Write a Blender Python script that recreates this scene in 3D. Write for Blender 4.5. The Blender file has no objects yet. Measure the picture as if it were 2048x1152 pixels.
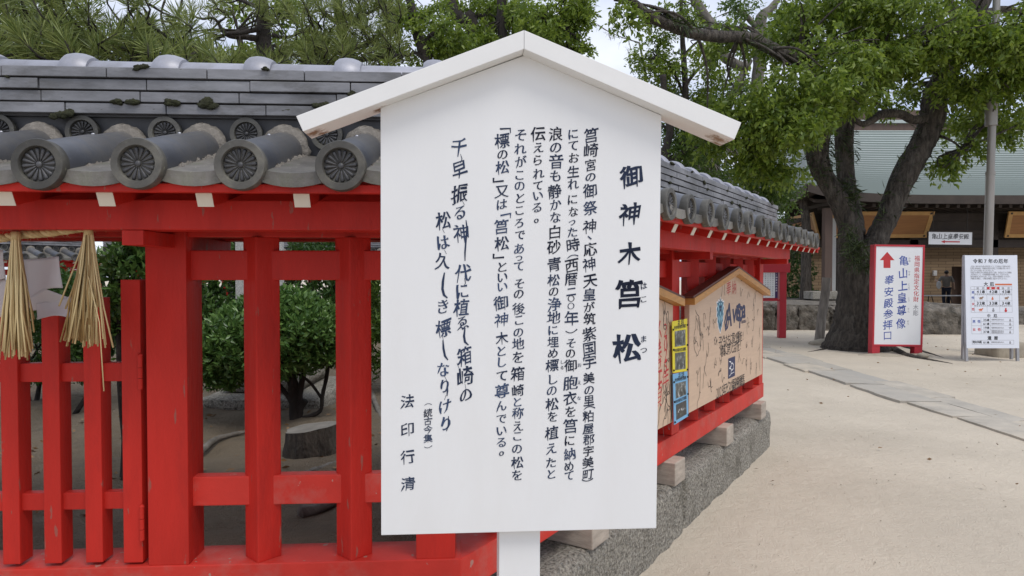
import bpy, bmesh, math, random
import numpy as np
from mathutils import Vector, Matrix
R = math.radians
random.seed(7); rng = np.random.default_rng(7)
S = bpy.context.scene
C = S.collection

# ------------------------------------------------------------------ camera
F_PX = 1350.0                     # focal length in pixels of the 2048 px wide photograph
PITCH = math.atan(28 / F_PX)
CAM_Z = 1.5
cam = bpy.data.cameras.new('camera'); cam.sensor_width = 36; cam.lens = 36 * F_PX / 2048
cam.clip_start = 0.05; cam.clip_end = 2000
co = bpy.data.objects.new('camera', cam); C.objects.link(co)
co.location = (0, 0, CAM_Z); co.rotation_euler = (R(90) - PITCH, 0, 0)
S.camera = co

# ------------------------------------------------------------------ sky, sun, exposure
SUN_DIR = Vector((0.42, -0.56, 1.25)).normalized()
w = bpy.data.worlds.new("World"); S.world = w; w.use_nodes = True
nt = w.node_tree; N = nt.nodes; L = nt.links
bg = N['Background']; bg.inputs['Strength'].default_value = 0.115
sky = N.new('ShaderNodeTexSky'); sky.sky_type = 'NISHITA'; sky.sun_disc = False
sky.sun_elevation = math.asin(SUN_DIR.z); sky.sun_rotation = math.atan2(SUN_DIR.x, SUN_DIR.y)
tc = N.new('ShaderNodeTexCoord'); mp = N.new('ShaderNodeMapping'); mp.inputs['Scale'].default_value = (1.0, 1.0, 2.2)
no = N.new('ShaderNodeTexNoise'); no.inputs['Scale'].default_value = 2.6; no.inputs['Detail'].default_value = 6; no.inputs['Roughness'].default_value = 0.55
rp = N.new('ShaderNodeValToRGB'); rp.color_ramp.elements[0].position = 0.35; rp.color_ramp.elements[0].color = (3.9, 4.5, 6.0, 1)
rp.color_ramp.elements[1].position = 0.66; rp.color_ramp.elements[1].color = (7.2, 7.5, 8.2, 1)
mx = N.new('ShaderNodeMix'); mx.data_type = 'RGBA'; mx.inputs[0].default_value = 0.93
L.new(tc.outputs['Generated'], mp.inputs['Vector']); L.new(mp.outputs['Vector'], no.inputs['Vector'])
L.new(no.outputs['Fac'], rp.inputs['Fac']); L.new(sky.outputs['Color'], mx.inputs[6]); L.new(rp.outputs['Color'], mx.inputs[7])
L.new(mx.outputs[2], bg.inputs['Color'])
sl = bpy.data.lights.new('sun', 'SUN'); sl.energy = 1.5; sl.angle = R(24); sl.color = (1, 0.95, 0.88)
so = bpy.data.objects.new('sun', sl); C.objects.link(so); so.rotation_euler = SUN_DIR.to_track_quat('Z', 'Y').to_euler()
S.view_settings.view_transform = 'Standard'; S.view_settings.look = 'None'
S.view_settings.exposure = 0.36; S.view_settings.gamma = 1

# ------------------------------------------------------------------ photograph pixel -> place in the world
def ray(u, v):
    x = (u - 1024) / F_PX; y = -(v - 576) / F_PX
    return Vector((x, math.cos(PITCH) + y * math.sin(PITCH), -math.sin(PITCH) + y * math.cos(PITCH)))
def at_y(u, v, Y):
    d = ray(u, v); d *= Y / d.y; return Vector((d.x, d.y, d.z + CAM_Z))
def at_z(u, v, z=0.0):
    d = ray(u, v); d *= (z - CAM_Z) / d.z; return Vector((d.x, d.y, z))
def on_plane(M, u, v):                       # where a sight line meets the local plane y=0 of M, in local (x, z)
    Mi = M.inverted(); o = Mi @ Vector((0, 0, CAM_Z)); d = Mi.to_3x3() @ ray(u, v)
    p = o - d * (o.y / d.y); return (p.x, p.z)

# ------------------------------------------------------------------ materials
def mat(name, color, rough=0.6, metal=0.0, var=0.0, vscale=6.0, bump=0.0, bscale=30.0, dirt=None, dscale=2.5, damt=0.5, stretch=None, spec=0.5, attr=None, chips=None, cscale=30, cthr=0.68, objvar=0.0, coords='Object', bdist=0.01, bdetail=6):
    m = bpy.data.materials.new(name); m.use_nodes = True
    nt = m.node_tree; N = nt.nodes; L = nt.links; b = N['Principled BSDF']
    b.inputs['Roughness'].default_value = rough; b.inputs['Metallic'].default_value = metal
    b.inputs['Specular IOR Level'].default_value = spec
    tc = N.new('ShaderNodeTexCoord'); vec = tc.outputs[coords]
    if stretch:
        mp = N.new('ShaderNodeMapping'); mp.inputs['Scale'].default_value = stretch
        L.new(vec, mp.inputs['Vector']); vec = mp.outputs['Vector']
    col = None
    def rgb(c):
        n = N.new('ShaderNodeRGB'); n.outputs[0].default_value = (*c, 1); return n.outputs[0]
    col = rgb(color)
    def mixc(fac, a, c, blend='MIX'):
        n = N.new('ShaderNodeMix'); n.data_type = 'RGBA'; n.blend_type = blend
        if hasattr(fac, 'links'): L.new(fac, n.inputs[0])
        else: n.inputs[0].default_value = fac
        L.new(a, n.inputs[6]); L.new(c, n.inputs[7]); return n.outputs[2]
    def noise(scale, detail=5, rough=0.6):
        n = N.new('ShaderNodeTexNoise'); n.inputs['Scale'].default_value = scale; n.inputs['Detail'].default_value = detail
        n.inputs['Roughness'].default_value = rough; L.new(vec, n.inputs['Vector']); return n.outputs['Fac']
    def ramp(fac, p0, p1, c0=(0, 0, 0), c1=(1, 1, 1)):
        n = N.new('ShaderNodeValToRGB'); e = n.color_ramp.elements
        e[0].position = p0; e[1].position = p1; e[0].color = (*c0, 1); e[1].color = (*c1, 1)
        L.new(fac, n.inputs['Fac']); return n.outputs['Color']
    if var:
        col = mixc(1.0, col, ramp(noise(vscale), 0.25, 0.75, (1 - var,) * 3, (1 + var,) * 3), 'MULTIPLY')
    if dirt:
        col = mixc(ramp(noise(dscale, 8, 0.7), 0.5 - 0.0, 0.72, (0, 0, 0), (damt,) * 3), col, rgb(dirt))
    if chips:
        col = mixc(ramp(noise(cscale, 4, 0.55), cthr, cthr + 0.02), col, rgb(chips))
    if objvar:
        oi = N.new('ShaderNodeObjectInfo'); col = mixc(1.0, col, ramp(oi.outputs['Random'], 0.0, 1.0, (1 - objvar,) * 3, (1 + objvar,) * 3), 'MULTIPLY')
    if attr:
        a = N.new('ShaderNodeAttribute'); a.attribute_name = 'var'
        col = mixc(a.outputs['Fac'], col, rgb(attr))
    L.new(col, b.inputs['Base Color'])
    if bump:
        bn = N.new('ShaderNodeBump'); bn.inputs['Strength'].default_value = bump; bn.inputs['Distance'].default_value = bdist
        L.new(noise(bscale, bdetail, 0.65), bn.inputs['Height']); L.new(bn.outputs['Normal'], b.inputs['Normal'])
    m['_h'] = 0
    return m
def leafmat(name, c0, c1, trans=0.35, rough=0.45):
    m = mat(name, c0, rough, attr=c1); nt = m.node_tree; N = nt.nodes; L = nt.links; b = N['Principled BSDF']
    t = N.new('ShaderNodeBsdfTranslucent'); s = N.new('ShaderNodeMixShader'); s.inputs[0].default_value = trans
    L.new(b.inputs['Base Color'].links[0].from_socket, t.inputs['Color'])
    L.new(b.outputs[0], s.inputs[1]); L.new(t.outputs[0], s.inputs[2]); L.new(s.outputs[0], N['Material Output'].inputs['Surface'])
    return m
M = {}
M['red'] = mat('vermilion paint', (0.50, 0.024, 0.016), 0.5, spec=0.22, var=0.20, vscale=3.5, bump=0.55, bscale=16, objvar=0.07, chips=(0.34, 0.085, 0.065), cscale=26, cthr=0.675, dirt=(0.27, 0.017, 0.014), dscale=3, damt=0.75, bdist=0.006, stretch=(1.6, 1.6, 0.35))
M['redworn'] = mat('faded vermilion paint', (0.54, 0.036, 0.025), 0.52, spec=0.25, objvar=0.06, chips=(0.42, 0.20, 0.165), cscale=24, cthr=0.67, var=0.16, vscale=4, bump=0.4, bscale=18, dirt=(0.40, 0.15, 0.125), dscale=5, damt=0.6, bdist=0.006)
M['white'] = mat('white paint', (0.745, 0.748, 0.748), 0.5, var=0.035, vscale=3, bump=0.15, bscale=50, bdist=0.002, dirt=(0.64, 0.62, 0.585), dscale=2.2, damt=0.30, stretch=(1, 1, 0.35), chips=(0.56, 0.53, 0.48), cscale=90, cthr=0.80)
M['whiteroof'] = mat('white paint on the little roof', (0.745, 0.742, 0.728), 0.5, var=0.04, vscale=5, bump=0.06, bscale=60, bdist=0.002)
def add_stain(m, spots, colour):                        # brown damp marks of their own shape around fixed places of the board
    nt = m.node_tree; N = nt.nodes; L = nt.links; b = N['Principled BSDF']; tc = N.new('ShaderNodeTexCoord')
    n = N.new('ShaderNodeTexNoise'); n.inputs['Scale'].default_value = 70; n.inputs['Detail'].default_value = 8; n.inputs['Roughness'].default_value = 0.75; L.new(tc.outputs['Object'], n.inputs['Vector'])
    acc = None
    for c, r in spots:
        d = N.new('ShaderNodeVectorMath'); d.operation = 'DISTANCE'; L.new(tc.outputs['Object'], d.inputs[0]); d.inputs[1].default_value = c
        k = N.new('ShaderNodeMapRange'); k.inputs['From Min'].default_value = 0.0; k.inputs['From Max'].default_value = r; k.inputs['To Min'].default_value = 1.0; k.inputs['To Max'].default_value = 0.0; L.new(d.outputs['Value'], k.inputs['Value'])
        if acc is None: acc = k.outputs[0]
        else:
            x = N.new('ShaderNodeMath'); x.operation = 'MAXIMUM'; L.new(acc, x.inputs[0]); L.new(k.outputs[0], x.inputs[1]); acc = x.outputs[0]
    a = N.new('ShaderNodeMath'); a.operation = 'MULTIPLY_ADD'; L.new(acc, a.inputs[0]); a.inputs[1].default_value = 0.55; L.new(n.outputs['Fac'], a.inputs[2])
    g = N.new('ShaderNodeMath'); g.operation = 'GREATER_THAN'; g.inputs[1].default_value = 0.02; L.new(acc, g.inputs[0])
    q = N.new('ShaderNodeMapRange'); q.inputs['From Min'].default_value = 0.72; q.inputs['From Max'].default_value = 0.98; L.new(a.outputs[0], q.inputs['Value'])
    f = N.new('ShaderNodeMath'); f.operation = 'MULTIPLY'; L.new(q.outputs[0], f.inputs[0]); L.new(g.outputs[0], f.inputs[1])
    x = N.new('ShaderNodeMix'); x.data_type = 'RGBA'; L.new(f.outputs[0], x.inputs[0]); L.new(b.inputs['Base Color'].links[0].from_socket, x.inputs[6]); x.inputs[7].default_value = (*colour, 1); L.new(x.outputs[2], b.inputs['Base Color'])
M['ink'] = mat('brush ink', (0.008, 0.012, 0.028), 0.6, attr=(0.050, 0.080, 0.160), spec=0.2)
M['tile'] = mat('smoked roof tile', (0.100, 0.107, 0.125), 0.40, 0.2, objvar=0.28, chips=(0.34, 0.33, 0.28), cscale=38, cthr=0.70, var=0.35, vscale=5, bump=0.25, bscale=40, dirt=(0.20, 0.185, 0.16), dscale=4, damt=0.75, bdist=0.004)
M['tilepale'] = mat('silver ridge tile', (0.28, 0.285, 0.325), 0.45, 0.2, objvar=0.10, chips=(0.10, 0.10, 0.10), cscale=45, cthr=0.72, var=0.25, vscale=6, bump=0.12, bscale=30, dirt=(0.17, 0.165, 0.165), dscale=9, damt=0.5, bdist=0.003)
M['tilecourse'] = mat('ridge course tile', (0.195, 0.196, 0.208), 0.5, 0.1, var=0.6, vscale=3.2, bump=0.35, bscale=35, objvar=0.12, chips=(0.05, 0.048, 0.03), cscale=24, cthr=0.70, dirt=(0.075, 0.072, 0.066), dscale=3.5, damt=0.95, bdist=0.004, stretch=(1, 1, 3))
M['tiledisc'] = mat('tile end disc', (0.082, 0.078, 0.068), 0.55, 0.05, objvar=0.35, chips=(0.25, 0.25, 0.17), cscale=70, cthr=0.69, var=0.5, vscale=14, bump=0.4, bscale=60, dirt=(0.18, 0.17, 0.13), dscale=9, damt=0.8, bdist=0.003)
M['crest'] = mat('dark recessed crest', (0.060, 0.060, 0.064), 0.5, 0.1, objvar=0.4, var=0.3, vscale=20)
M['pan'] = mat('weathered pan tile', (0.132, 0.122, 0.110), 0.55, objvar=0.35, chips=(0.30, 0.29, 0.24), cscale=60, cthr=0.68, var=0.5, vscale=12, bump=0.5, bscale=45, dirt=(0.12, 0.125, 0.08), dscale=8, damt=0.8, bdist=0.005)
M['mortar'] = mat('old mortar', (0.205, 0.185, 0.16), 0.9, var=0.45, vscale=30, bump=1.0, bscale=60, dirt=(0.10, 0.09, 0.07), dscale=14, damt=0.8, bdist=0.01)
M['moss'] = mat('moss', (0.030, 0.032, 0.012), 0.95, var=0.5, vscale=60, bump=1.0, bscale=130, bdist=0.008)
M['cream'] = mat('cream rafter end', (0.66, 0.60, 0.50), 0.6, var=0.06, vscale=20, dirt=(0.5, 0.33, 0.2), dscale=18, damt=0.3, stretch=(1, 1, 0.2))
M['steel'] = mat('steel', (0.42, 0.42, 0.44), 0.4, 0.8, var=0.1)
M['granite'] = mat('rough granite', (0.350, 0.325, 0.275), 0.85, var=0.95, vscale=70, bump=1.0, bscale=48, dirt=(0.105, 0.096, 0.066), dscale=4, damt=0.9, bdist=0.05, chips=(0.50, 0.49, 0.46), cscale=95, cthr=0.64)
M['granitepale'] = mat('pale granite', (0.45, 0.45, 0.43), 0.85, var=0.5, vscale=90, bump=0.5, bscale=80, bdist=0.01)
M['stone'] = mat('dark field stone', (0.17, 0.15, 0.125), 0.9, var=0.7, vscale=4, bump=1.0, bscale=7, dirt=(0.035, 0.033, 0.024), dscale=2.6, damt=0.95, bdist=0.12)
M['block'] = mat('weathered wood block', (0.40, 0.345, 0.285), 0.8, var=0.25, vscale=10, bump=0.5, bscale=40, dirt=(0.24, 0.2, 0.17), dscale=8, damt=0.7, bdist=0.004, stretch=(1, 1, 4))
M['straw'] = mat('rice straw', (0.30, 0.185, 0.065), 0.6, attr=(0.74, 0.60, 0.32), var=0.2, vscale=30)
M['paper'] = leafmat('thin white paper', (0.70, 0.66, 0.66), (0.70, 0.66, 0.66), 0.35, 0.8)
M['plywood'] = mat('pale plywood', (0.57, 0.415, 0.295), 0.6, var=0.07, vscale=9, stretch=(0.5, 1, 6))
M['amber'] = mat('varnished amber wood', (0.50, 0.245, 0.062), 0.45, var=0.2, vscale=12, stretch=(1, 1, 5))
M['amberdark'] = mat('dark stained wood', (0.11, 0.035, 0.022), 0.5, var=0.2, vscale=12)
def flat(n, c, r=0.6): M[n] = mat(n, c, r, var=0.04, vscale=10)
flat('yellow', (0.70, 0.60, 0.03)); flat('blue', (0.17, 0.40, 0.62));  flat('photo_mid', (0.20, 0.23, 0.24), 0.4); flat('photo_light', (0.62, 0.66, 0.68), 0.4)
flat('black', (0.012, 0.012, 0.015)); flat('redprint', (0.50, 0.03, 0.035)); flat('signblue', (0.035, 0.075, 0.33)); flat('navy', (0.022, 0.028, 0.085))
flat('teal', (0.045, 0.16, 0.24)); flat('tealpale', (0.30, 0.52, 0.62)); flat('crestwhite', (0.80, 0.80, 0.80)); flat('purple', (0.05, 0.018, 0.10)); flat('grey', (0.28, 0.28, 0.30)); flat('orange', (0.58, 0.16, 0.07)); flat('brownprint', (0.28, 0.17, 0.10))
def photomat(key, c0, c1, c2, sc):
    m = mat('printed photograph ' + key, c0, 0.35); nt = m.node_tree; N = nt.nodes; L = nt.links; tc = N.new('ShaderNodeTexCoord'); n = N.new('ShaderNodeTexNoise'); n.inputs['Scale'].default_value = sc; n.inputs['Detail'].default_value = 9; n.inputs['Roughness'].default_value = 0.72
    L.new(tc.outputs['Object'], n.inputs['Vector']); r = N.new('ShaderNodeValToRGB'); e = r.color_ramp.elements; e[0].position = 0.38; e[0].color = (*c0, 1); e[1].position = 0.70; e[1].color = (*c2, 1); k = e.new(0.54); k.color = (*c1, 1)
    L.new(n.outputs['Fac'], r.inputs['Fac']); L.new(r.outputs['Color'], N['Principled BSDF'].inputs['Base Color']); M[key] = m
photomat('photo', (0.012, 0.014, 0.014), (0.10, 0.115, 0.105), (0.62, 0.64, 0.65), 26); photomat('photo_dark', (0.008, 0.010, 0.012), (0.018, 0.022, 0.024), (0.16, 0.19, 0.17), 22)
M['marker'] = mat('marker pen', (0.03, 0.026, 0.025), 0.6)
M['redsign'] = mat('bright red sign frame', (0.45, 0.022, 0.036), 0.45, var=0.08, vscale=3, dirt=(0.34, 0.03, 0.04), dscale=4, damt=0.5)
M['signwhite'] = mat('white sign face', (0.76, 0.77, 0.78), 0.35, var=0.02)
M['bluewhite'] = mat('cool white sign sheet', (0.70, 0.73, 0.80), 0.35, var=0.02)
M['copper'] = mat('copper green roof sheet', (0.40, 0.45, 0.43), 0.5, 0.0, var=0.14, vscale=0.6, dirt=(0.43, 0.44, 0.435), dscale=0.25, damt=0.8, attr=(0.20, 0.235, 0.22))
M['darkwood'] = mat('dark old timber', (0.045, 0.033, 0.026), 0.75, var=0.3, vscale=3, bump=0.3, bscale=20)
M['brownwood'] = mat('brown timber column', (0.10, 0.065, 0.05), 0.75, var=0.3, vscale=4, bump=0.3, bscale=20, stretch=(1, 1, 0.2))
M['shutter'] = mat('orange brown shutter board', (0.30, 0.135, 0.045), 0.6, var=0.2, vscale=4, stretch=(0.4, 6, 6))
M['shutterframe'] = mat('pale shutter frame', (0.47, 0.265, 0.09), 0.55, var=0.15, vscale=6)
M['brass'] = mat('dark metal fitting', (0.035, 0.03, 0.025), 0.5, 0.4)
M['brick'] = None
M['bark'] = mat('dark rough bark', (0.075, 0.062, 0.050), 0.95, var=0.95, vscale=20, bump=1.0, bscale=26, dirt=(0.200, 0.180, 0.150), dscale=9, damt=0.85, bdist=0.14, stretch=(1, 1, 0.25), bdetail=9)
M['barkdark'] = mat('nearly black bark', (0.032, 0.026, 0.022), 0.95, var=0.6, vscale=12, bump=1.0, bscale=24, bdist=0.04, stretch=(1, 1, 0.4))
M['barkgrey'] = mat('grey bark', (0.16, 0.145, 0.125), 0.95, var=0.5, vscale=10, bump=0.8, bscale=24, bdist=0.03, stretch=(1, 1, 0.4))
M['post'] = mat('silvered old post wood', (0.22, 0.195, 0.17), 0.95, var=0.6, vscale=16, bump=1.0, bscale=30, bdist=0.02, stretch=(1, 1, 0.15), dirt=(0.5, 0.48, 0.42), dscale=9, damt=0.5)
M['stumpcut'] = mat('grey cut wood', (0.19, 0.175, 0.15), 0.9, var=0.3, vscale=9, bump=0.4, bscale=40)
M['leafA'] = leafmat('bright camphor leaf', (0.070, 0.128, 0.013), (0.260, 0.340, 0.044), 0.46)
M['leafB'] = leafmat('mid green and shaded leaf', (0.042, 0.090, 0.014), (0.145, 0.220, 0.036), 0.44)  # darkened so it also carries the shade of low crown foliage
M['leafD'] = leafmat('clipped bush leaf', (0.040, 0.105, 0.024), (0.190, 0.320, 0.080), 0.3, 0.34)
M['leafC'] = leafmat('dark glossy leaf', (0.028, 0.078, 0.018), (0.130, 0.225, 0.050), 0.28, 0.36)
M['needle'] = leafmat('pine needle', (0.070, 0.112, 0.020), (0.310, 0.350, 0.100), 0.32, 0.5)
M['fern'] = leafmat('fern and epiphyte', (0.020, 0.034, 0.008), (0.055, 0.080, 0.018), 0.3)
M['skin'] = mat('skin', (0.42, 0.27, 0.20), 0.5); M['hair'] = mat('dark hair', (0.012, 0.01, 0.01), 0.6)
M['shirt'] = mat('grey brown shirt', (0.20, 0.185, 0.165), 0.9, var=0.15, vscale=8); M['jeans'] = mat('dark trousers', (0.012, 0.016, 0.03), 0.9)
M['whitecloth'] = mat('white bag', (0.6, 0.6, 0.6), 0.8)
M['concrete'] = mat('sandy concrete', (0.36, 0.315, 0.245), 0.9, var=0.25, vscale=8, bump=0.5, bscale=30, dirt=(0.2, 0.18, 0.15), dscale=4, damt=0.6)
M['polemetal'] = mat('grey pole paint', (0.30, 0.28, 0.255), 0.45, 0.4, var=0.12, vscale=6, dirt=(0.28, 0.22, 0.17), dscale=5, damt=0.5, stretch=(1, 1, 0.2))

# ------------------------------------------------------------------ mesh helpers
class MB:
    def __init__(s): s.v = []; s.f = []; s.a = []
    def add(s, vs, fs, a=None):
        o = len(s.v); s.v += [tuple(p) for p in vs]; s.f += [tuple(i + o for i in f) for f in fs]
        if a is not None: s.a += [a] * len(fs)
        return s
    def box(s, c, d, Mx=None):
        x, y, z = d[0] / 2, d[1] / 2, d[2] / 2
        vs = [Vector((sx * x, sy * y, sz * z)) for sz in (-1, 1) for sy in (-1, 1) for sx in (-1, 1)]
        if Mx is not None: vs = [Mx @ p for p in vs]
        vs = [p + Vector(c) for p in vs]
        return s.add(vs, [(0, 2, 3, 1), (4, 5, 7, 6), (0, 1, 5, 4), (2, 6, 7, 3), (0, 4, 6, 2), (1, 3, 7, 5)])
    def bb(s, x0, x1, y0, y1, z0, z1):
        return s.box(((x0 + x1) / 2, (y0 + y1) / 2, (z0 + z1) / 2), (x1 - x0, y1 - y0, z1 - z0))
    def prism(s, poly, y0, y1, axis='y'):         # polygon in (x, z) extruded along y
        n = len(poly)
        if axis == 'y': vs = [(p[0], y0, p[1]) for p in poly] + [(p[0], y1, p[1]) for p in poly]
        elif axis == 'x': vs = [(y0, p[0], p[1]) for p in poly] + [(y1, p[0], p[1]) for p in poly]
        else: vs = [(p[0], p[1], y0) for p in poly] + [(p[0], p[1], y1) for p in poly]
        fs = [tuple(range(n)), tuple(range(2 * n - 1, n - 1, -1))] + [(i, i + n, (i + 1) % n + n, (i + 1) % n) for i in range(n)]
        return s.add(vs, fs)
    def tube(s, path, rad, n=8, caps=True, jit=0.0, ell=None, a=None):
        path = [Vector(p) for p in path]; k = len(path)
        if not hasattr(rad, '__len__'): rad = [rad] * k
        t0 = (path[1] - path[0]).normalized()
        up = Vector((0, 0, 1)) if abs(t0.z) < 0.9 else Vector((1, 0, 0))
        nrm = t0.cross(up).normalized(); vs = []
        for i in range(k):
            t = (path[min(i + 1, k - 1)] - path[max(i - 1, 0)]).normalized()
            nrm = (nrm - t * nrm.dot(t)).normalized(); b = t.cross(nrm)
            for j in range(n):
                an = 2 * math.pi * j / n; r = rad[i] * (1 + jit * (random.random() - 0.5) * 2)
                vs.append(path[i] + nrm * math.cos(an) * r + b * math.sin(an) * r)
        fs = [(i * n + j, i * n + (j + 1) % n, (i + 1) * n + (j + 1) % n, (i + 1) * n + j) for i in range(k - 1) for j in range(n)]
        if caps: fs += [tuple(range(n - 1, -1, -1)), tuple(range((k - 1) * n, k * n))]
        return s.add(vs, fs, a)
    def blob(s, c, r, seg=10, ring=7, jit=0.15, Mx=None):
        vs = []; r = Vector(r) if hasattr(r, '__len__') else Vector((r, r, r))
        for i in range(ring + 1):
            th = math.pi * i / ring
            for j in range(seg):
                ph = 2 * math.pi * j / seg; q = 1 + jit * (random.random() * 2 - 1)
                p = Vector((r.x * math.sin(th) * math.cos(ph) * q, r.y * math.sin(th) * math.sin(ph) * q, r.z * math.cos(th) * q))
                vs.append((Mx @ p if Mx is not None else p) + Vector(c))
        fs = [(i * seg + j, (i + 1) * seg + j, (i + 1) * seg + (j + 1) % seg, i * seg + (j + 1) % seg) for i in range(ring) for j in range(seg)]
        return s.add(vs, fs)
    def build(s, name, m, parent=None, smooth=False, bevel=0.0, loc=None, rot=None, sharp=None):
        me = bpy.data.meshes.new(name); me.from_pydata(s.v, [], s.f); me.update()
        if s.a and len(s.a) == len(me.polygons):
            at = me.attributes.new('var', 'FLOAT', 'FACE'); at.data.foreach_set('value', np.array(s.a, np.float32))
        if bevel or smooth:
            bm = bmesh.new(); bm.from_mesh(me)
            bmesh.ops.remove_doubles(bm, verts=bm.verts, dist=1e-6)
            bmesh.ops.recalc_face_normals(bm, faces=bm.faces)
            if bevel:
                ed = [e for e in bm.edges if len(e.link_faces) == 2 and e.calc_face_angle(0) > 0.6]
                bmesh.ops.bevel(bm, geom=ed, offset=bevel, segments=2, affect='EDGES', profile=0.6, clamp_overlap=True)
            bm.to_mesh(me); bm.free()
        if smooth: me.polygons.foreach_set('use_smooth', [True] * len(me.polygons))
        if sharp is not None: me.set_sharp_from_angle(angle=R(sharp))
        me.materials.append(M[m] if isinstance(m, str) else m)
        return link(name, me, parent, loc, rot)
def link(name, data, parent=None, loc=None, rot=None):
    o = bpy.data.objects.new(name, data); C.objects.link(o)
    if parent is not None: o.parent = parent
    if loc is not None: o.location = loc
    if rot is not None: o.rotation_euler = rot
    return o
def thing(name, label, cat, loc=(0, 0, 0), rot=(0, 0, 0), group=None):
    o = link(name, None, None, loc, rot); o['label'] = label; o['category'] = cat; o.empty_display_size = 0.2
    if group: o['group'] = group
    return o
def tag(o, label, cat, group=None):
    o['label'] = label; o['category'] = cat
    if group: o['group'] = group
    return o
def struct(o): o['kind'] = 'structure'; return o
def dup(o, parent=None, loc=None, rot=None):          # a copy of an object and of everything under it
    c = o.copy(); C.objects.link(c)
    if parent is not None: c.parent = parent
    if loc is not None: c.location = loc
    if rot is not None: c.rotation_euler = rot
    for ch in list(o.children): dup(ch, c)
    return c
def local_matrix(loc, rot):
    from mathutils import Euler
    return Matrix.Translation(loc) @ Euler(rot).to_matrix().to_4x4()

# ------------------------------------------------------------------ lettering
_fc = bpy.data.curves.new('letters', 'FONT'); _fc.resolution_u = 3
_fo = bpy.data.objects.new('letters', _fc); C.objects.link(_fo)
_cache = {}
def glyph(ch, brush):
    k = (ch, brush)
    if k in _cache: return _cache[k]
    _fc.body = ch; dg = bpy.context.evaluated_depsgraph_get(); dg.update()
    e = _fo.evaluated_get(dg); me = e.to_mesh()
    vs = np.array([(v.co.x, v.co.y) for v in me.vertices]).reshape(-1, 2); fs = [tuple(p.vertices) for p in me.polygons]
    e.to_mesh_clear()
    if brush is not None and len(vs):
        w, kx, ky, shear, caps = brush
        cnt = {}
        for f in fs:
            for a, b in zip(f, f[1:] + f[:1]): cnt[(a, b)] = 1
        bd = {a: b for (a, b) in cnt if (b, a) not in cnt}
        area = sum(vs[a][0] * vs[b][1] - vs[b][0] * vs[a][1] for f in fs for a, b in zip(f, f[1:] + f[:1]))
        if area < 0: bd = {b: a for a, b in bd.items()}
        pv = {b: a for a, b in bd.items()}
        out = vs.copy()
        for i in bd:
            j = bd[i]; h = pv.get(i)
            if h is None: continue
            n = np.zeros(2)
            for a, b in ((h, i), (i, j)):
                d = vs[b] - vs[a]; l = np.hypot(*d)
                if l > 1e-9: n += np.array((d[1], -d[0])) / l
            l = np.hypot(*n)
            if l < 1e-6: continue
            n /= l; out[i] = vs[i] + n * (w + kx * n[0] ** 2 - ky * n[1] ** 2)
        if caps:
            for i in list(bd):
                j = bd[i]; h = pv.get(i); k2 = bd.get(j)
                if h is None or k2 is None: continue
                e_ = vs[j] - vs[i]; le = np.hypot(*e_)
                if not 0.03 < le < 0.12: continue
                d0 = vs[i] - vs[h]; d1 = vs[k2] - vs[j]; l0 = np.hypot(*d0); l1 = np.hypot(*d1)
                if l0 < 1e-6 or l1 < 1e-6: continue
                d0 /= l0; d1 /= l1
                if d0 @ d1 > -0.75 or d0[0] * e_[1] - d0[1] * e_[0] <= 0: continue
                mid = (out[i] + out[j]) / 2
                if d0[1] < -0.35 and d0[0] < 0.3:            # strokes that run down: drawn out to a point
                    kk = 0.22 if d0[0] < -0.25 else 0.45; ex = 0.05 if d0[0] < -0.25 else 0.015
                    out[i] = mid + (out[i] - mid) * kk + d0 * ex; out[j] = mid + (out[j] - mid) * kk + d0 * ex
                elif d0[0] > 0.75:                            # right ends are pressed
                    out[j] += np.array((-0.005, 0.028)); out[i] += np.array((0.022, -0.012))
                elif d0[0] < -0.75: out[i] += np.array((-0.02, 0.02)); out[j] += np.array((0.012, 0.0))
                elif d0[1] > 0.75: out[j] += np.array((-0.03, 0.02)); out[i] += np.array((0.008, -0.01))
        vs = out; vs[:, 1] += shear * (vs[:, 0] - 0.5)
    _cache[k] = (vs, fs); return _cache[k]
KAISHO = (0.006, 0.018, 0.010, 0.14, True)
BOLD = (0.021, 0.024, 0.010, 0.13, True)
THIN = (-0.014, 0.008, 0.004, 0.10, True)
GYOSHO = (0.006, 0.024, 0.012, 0.20, True)
MEDIUM = (0.010, 0.004, 0.004, 0.0, False)
HEAVY = (0.030, 0.006, 0.0, 0.0, False)
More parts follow.
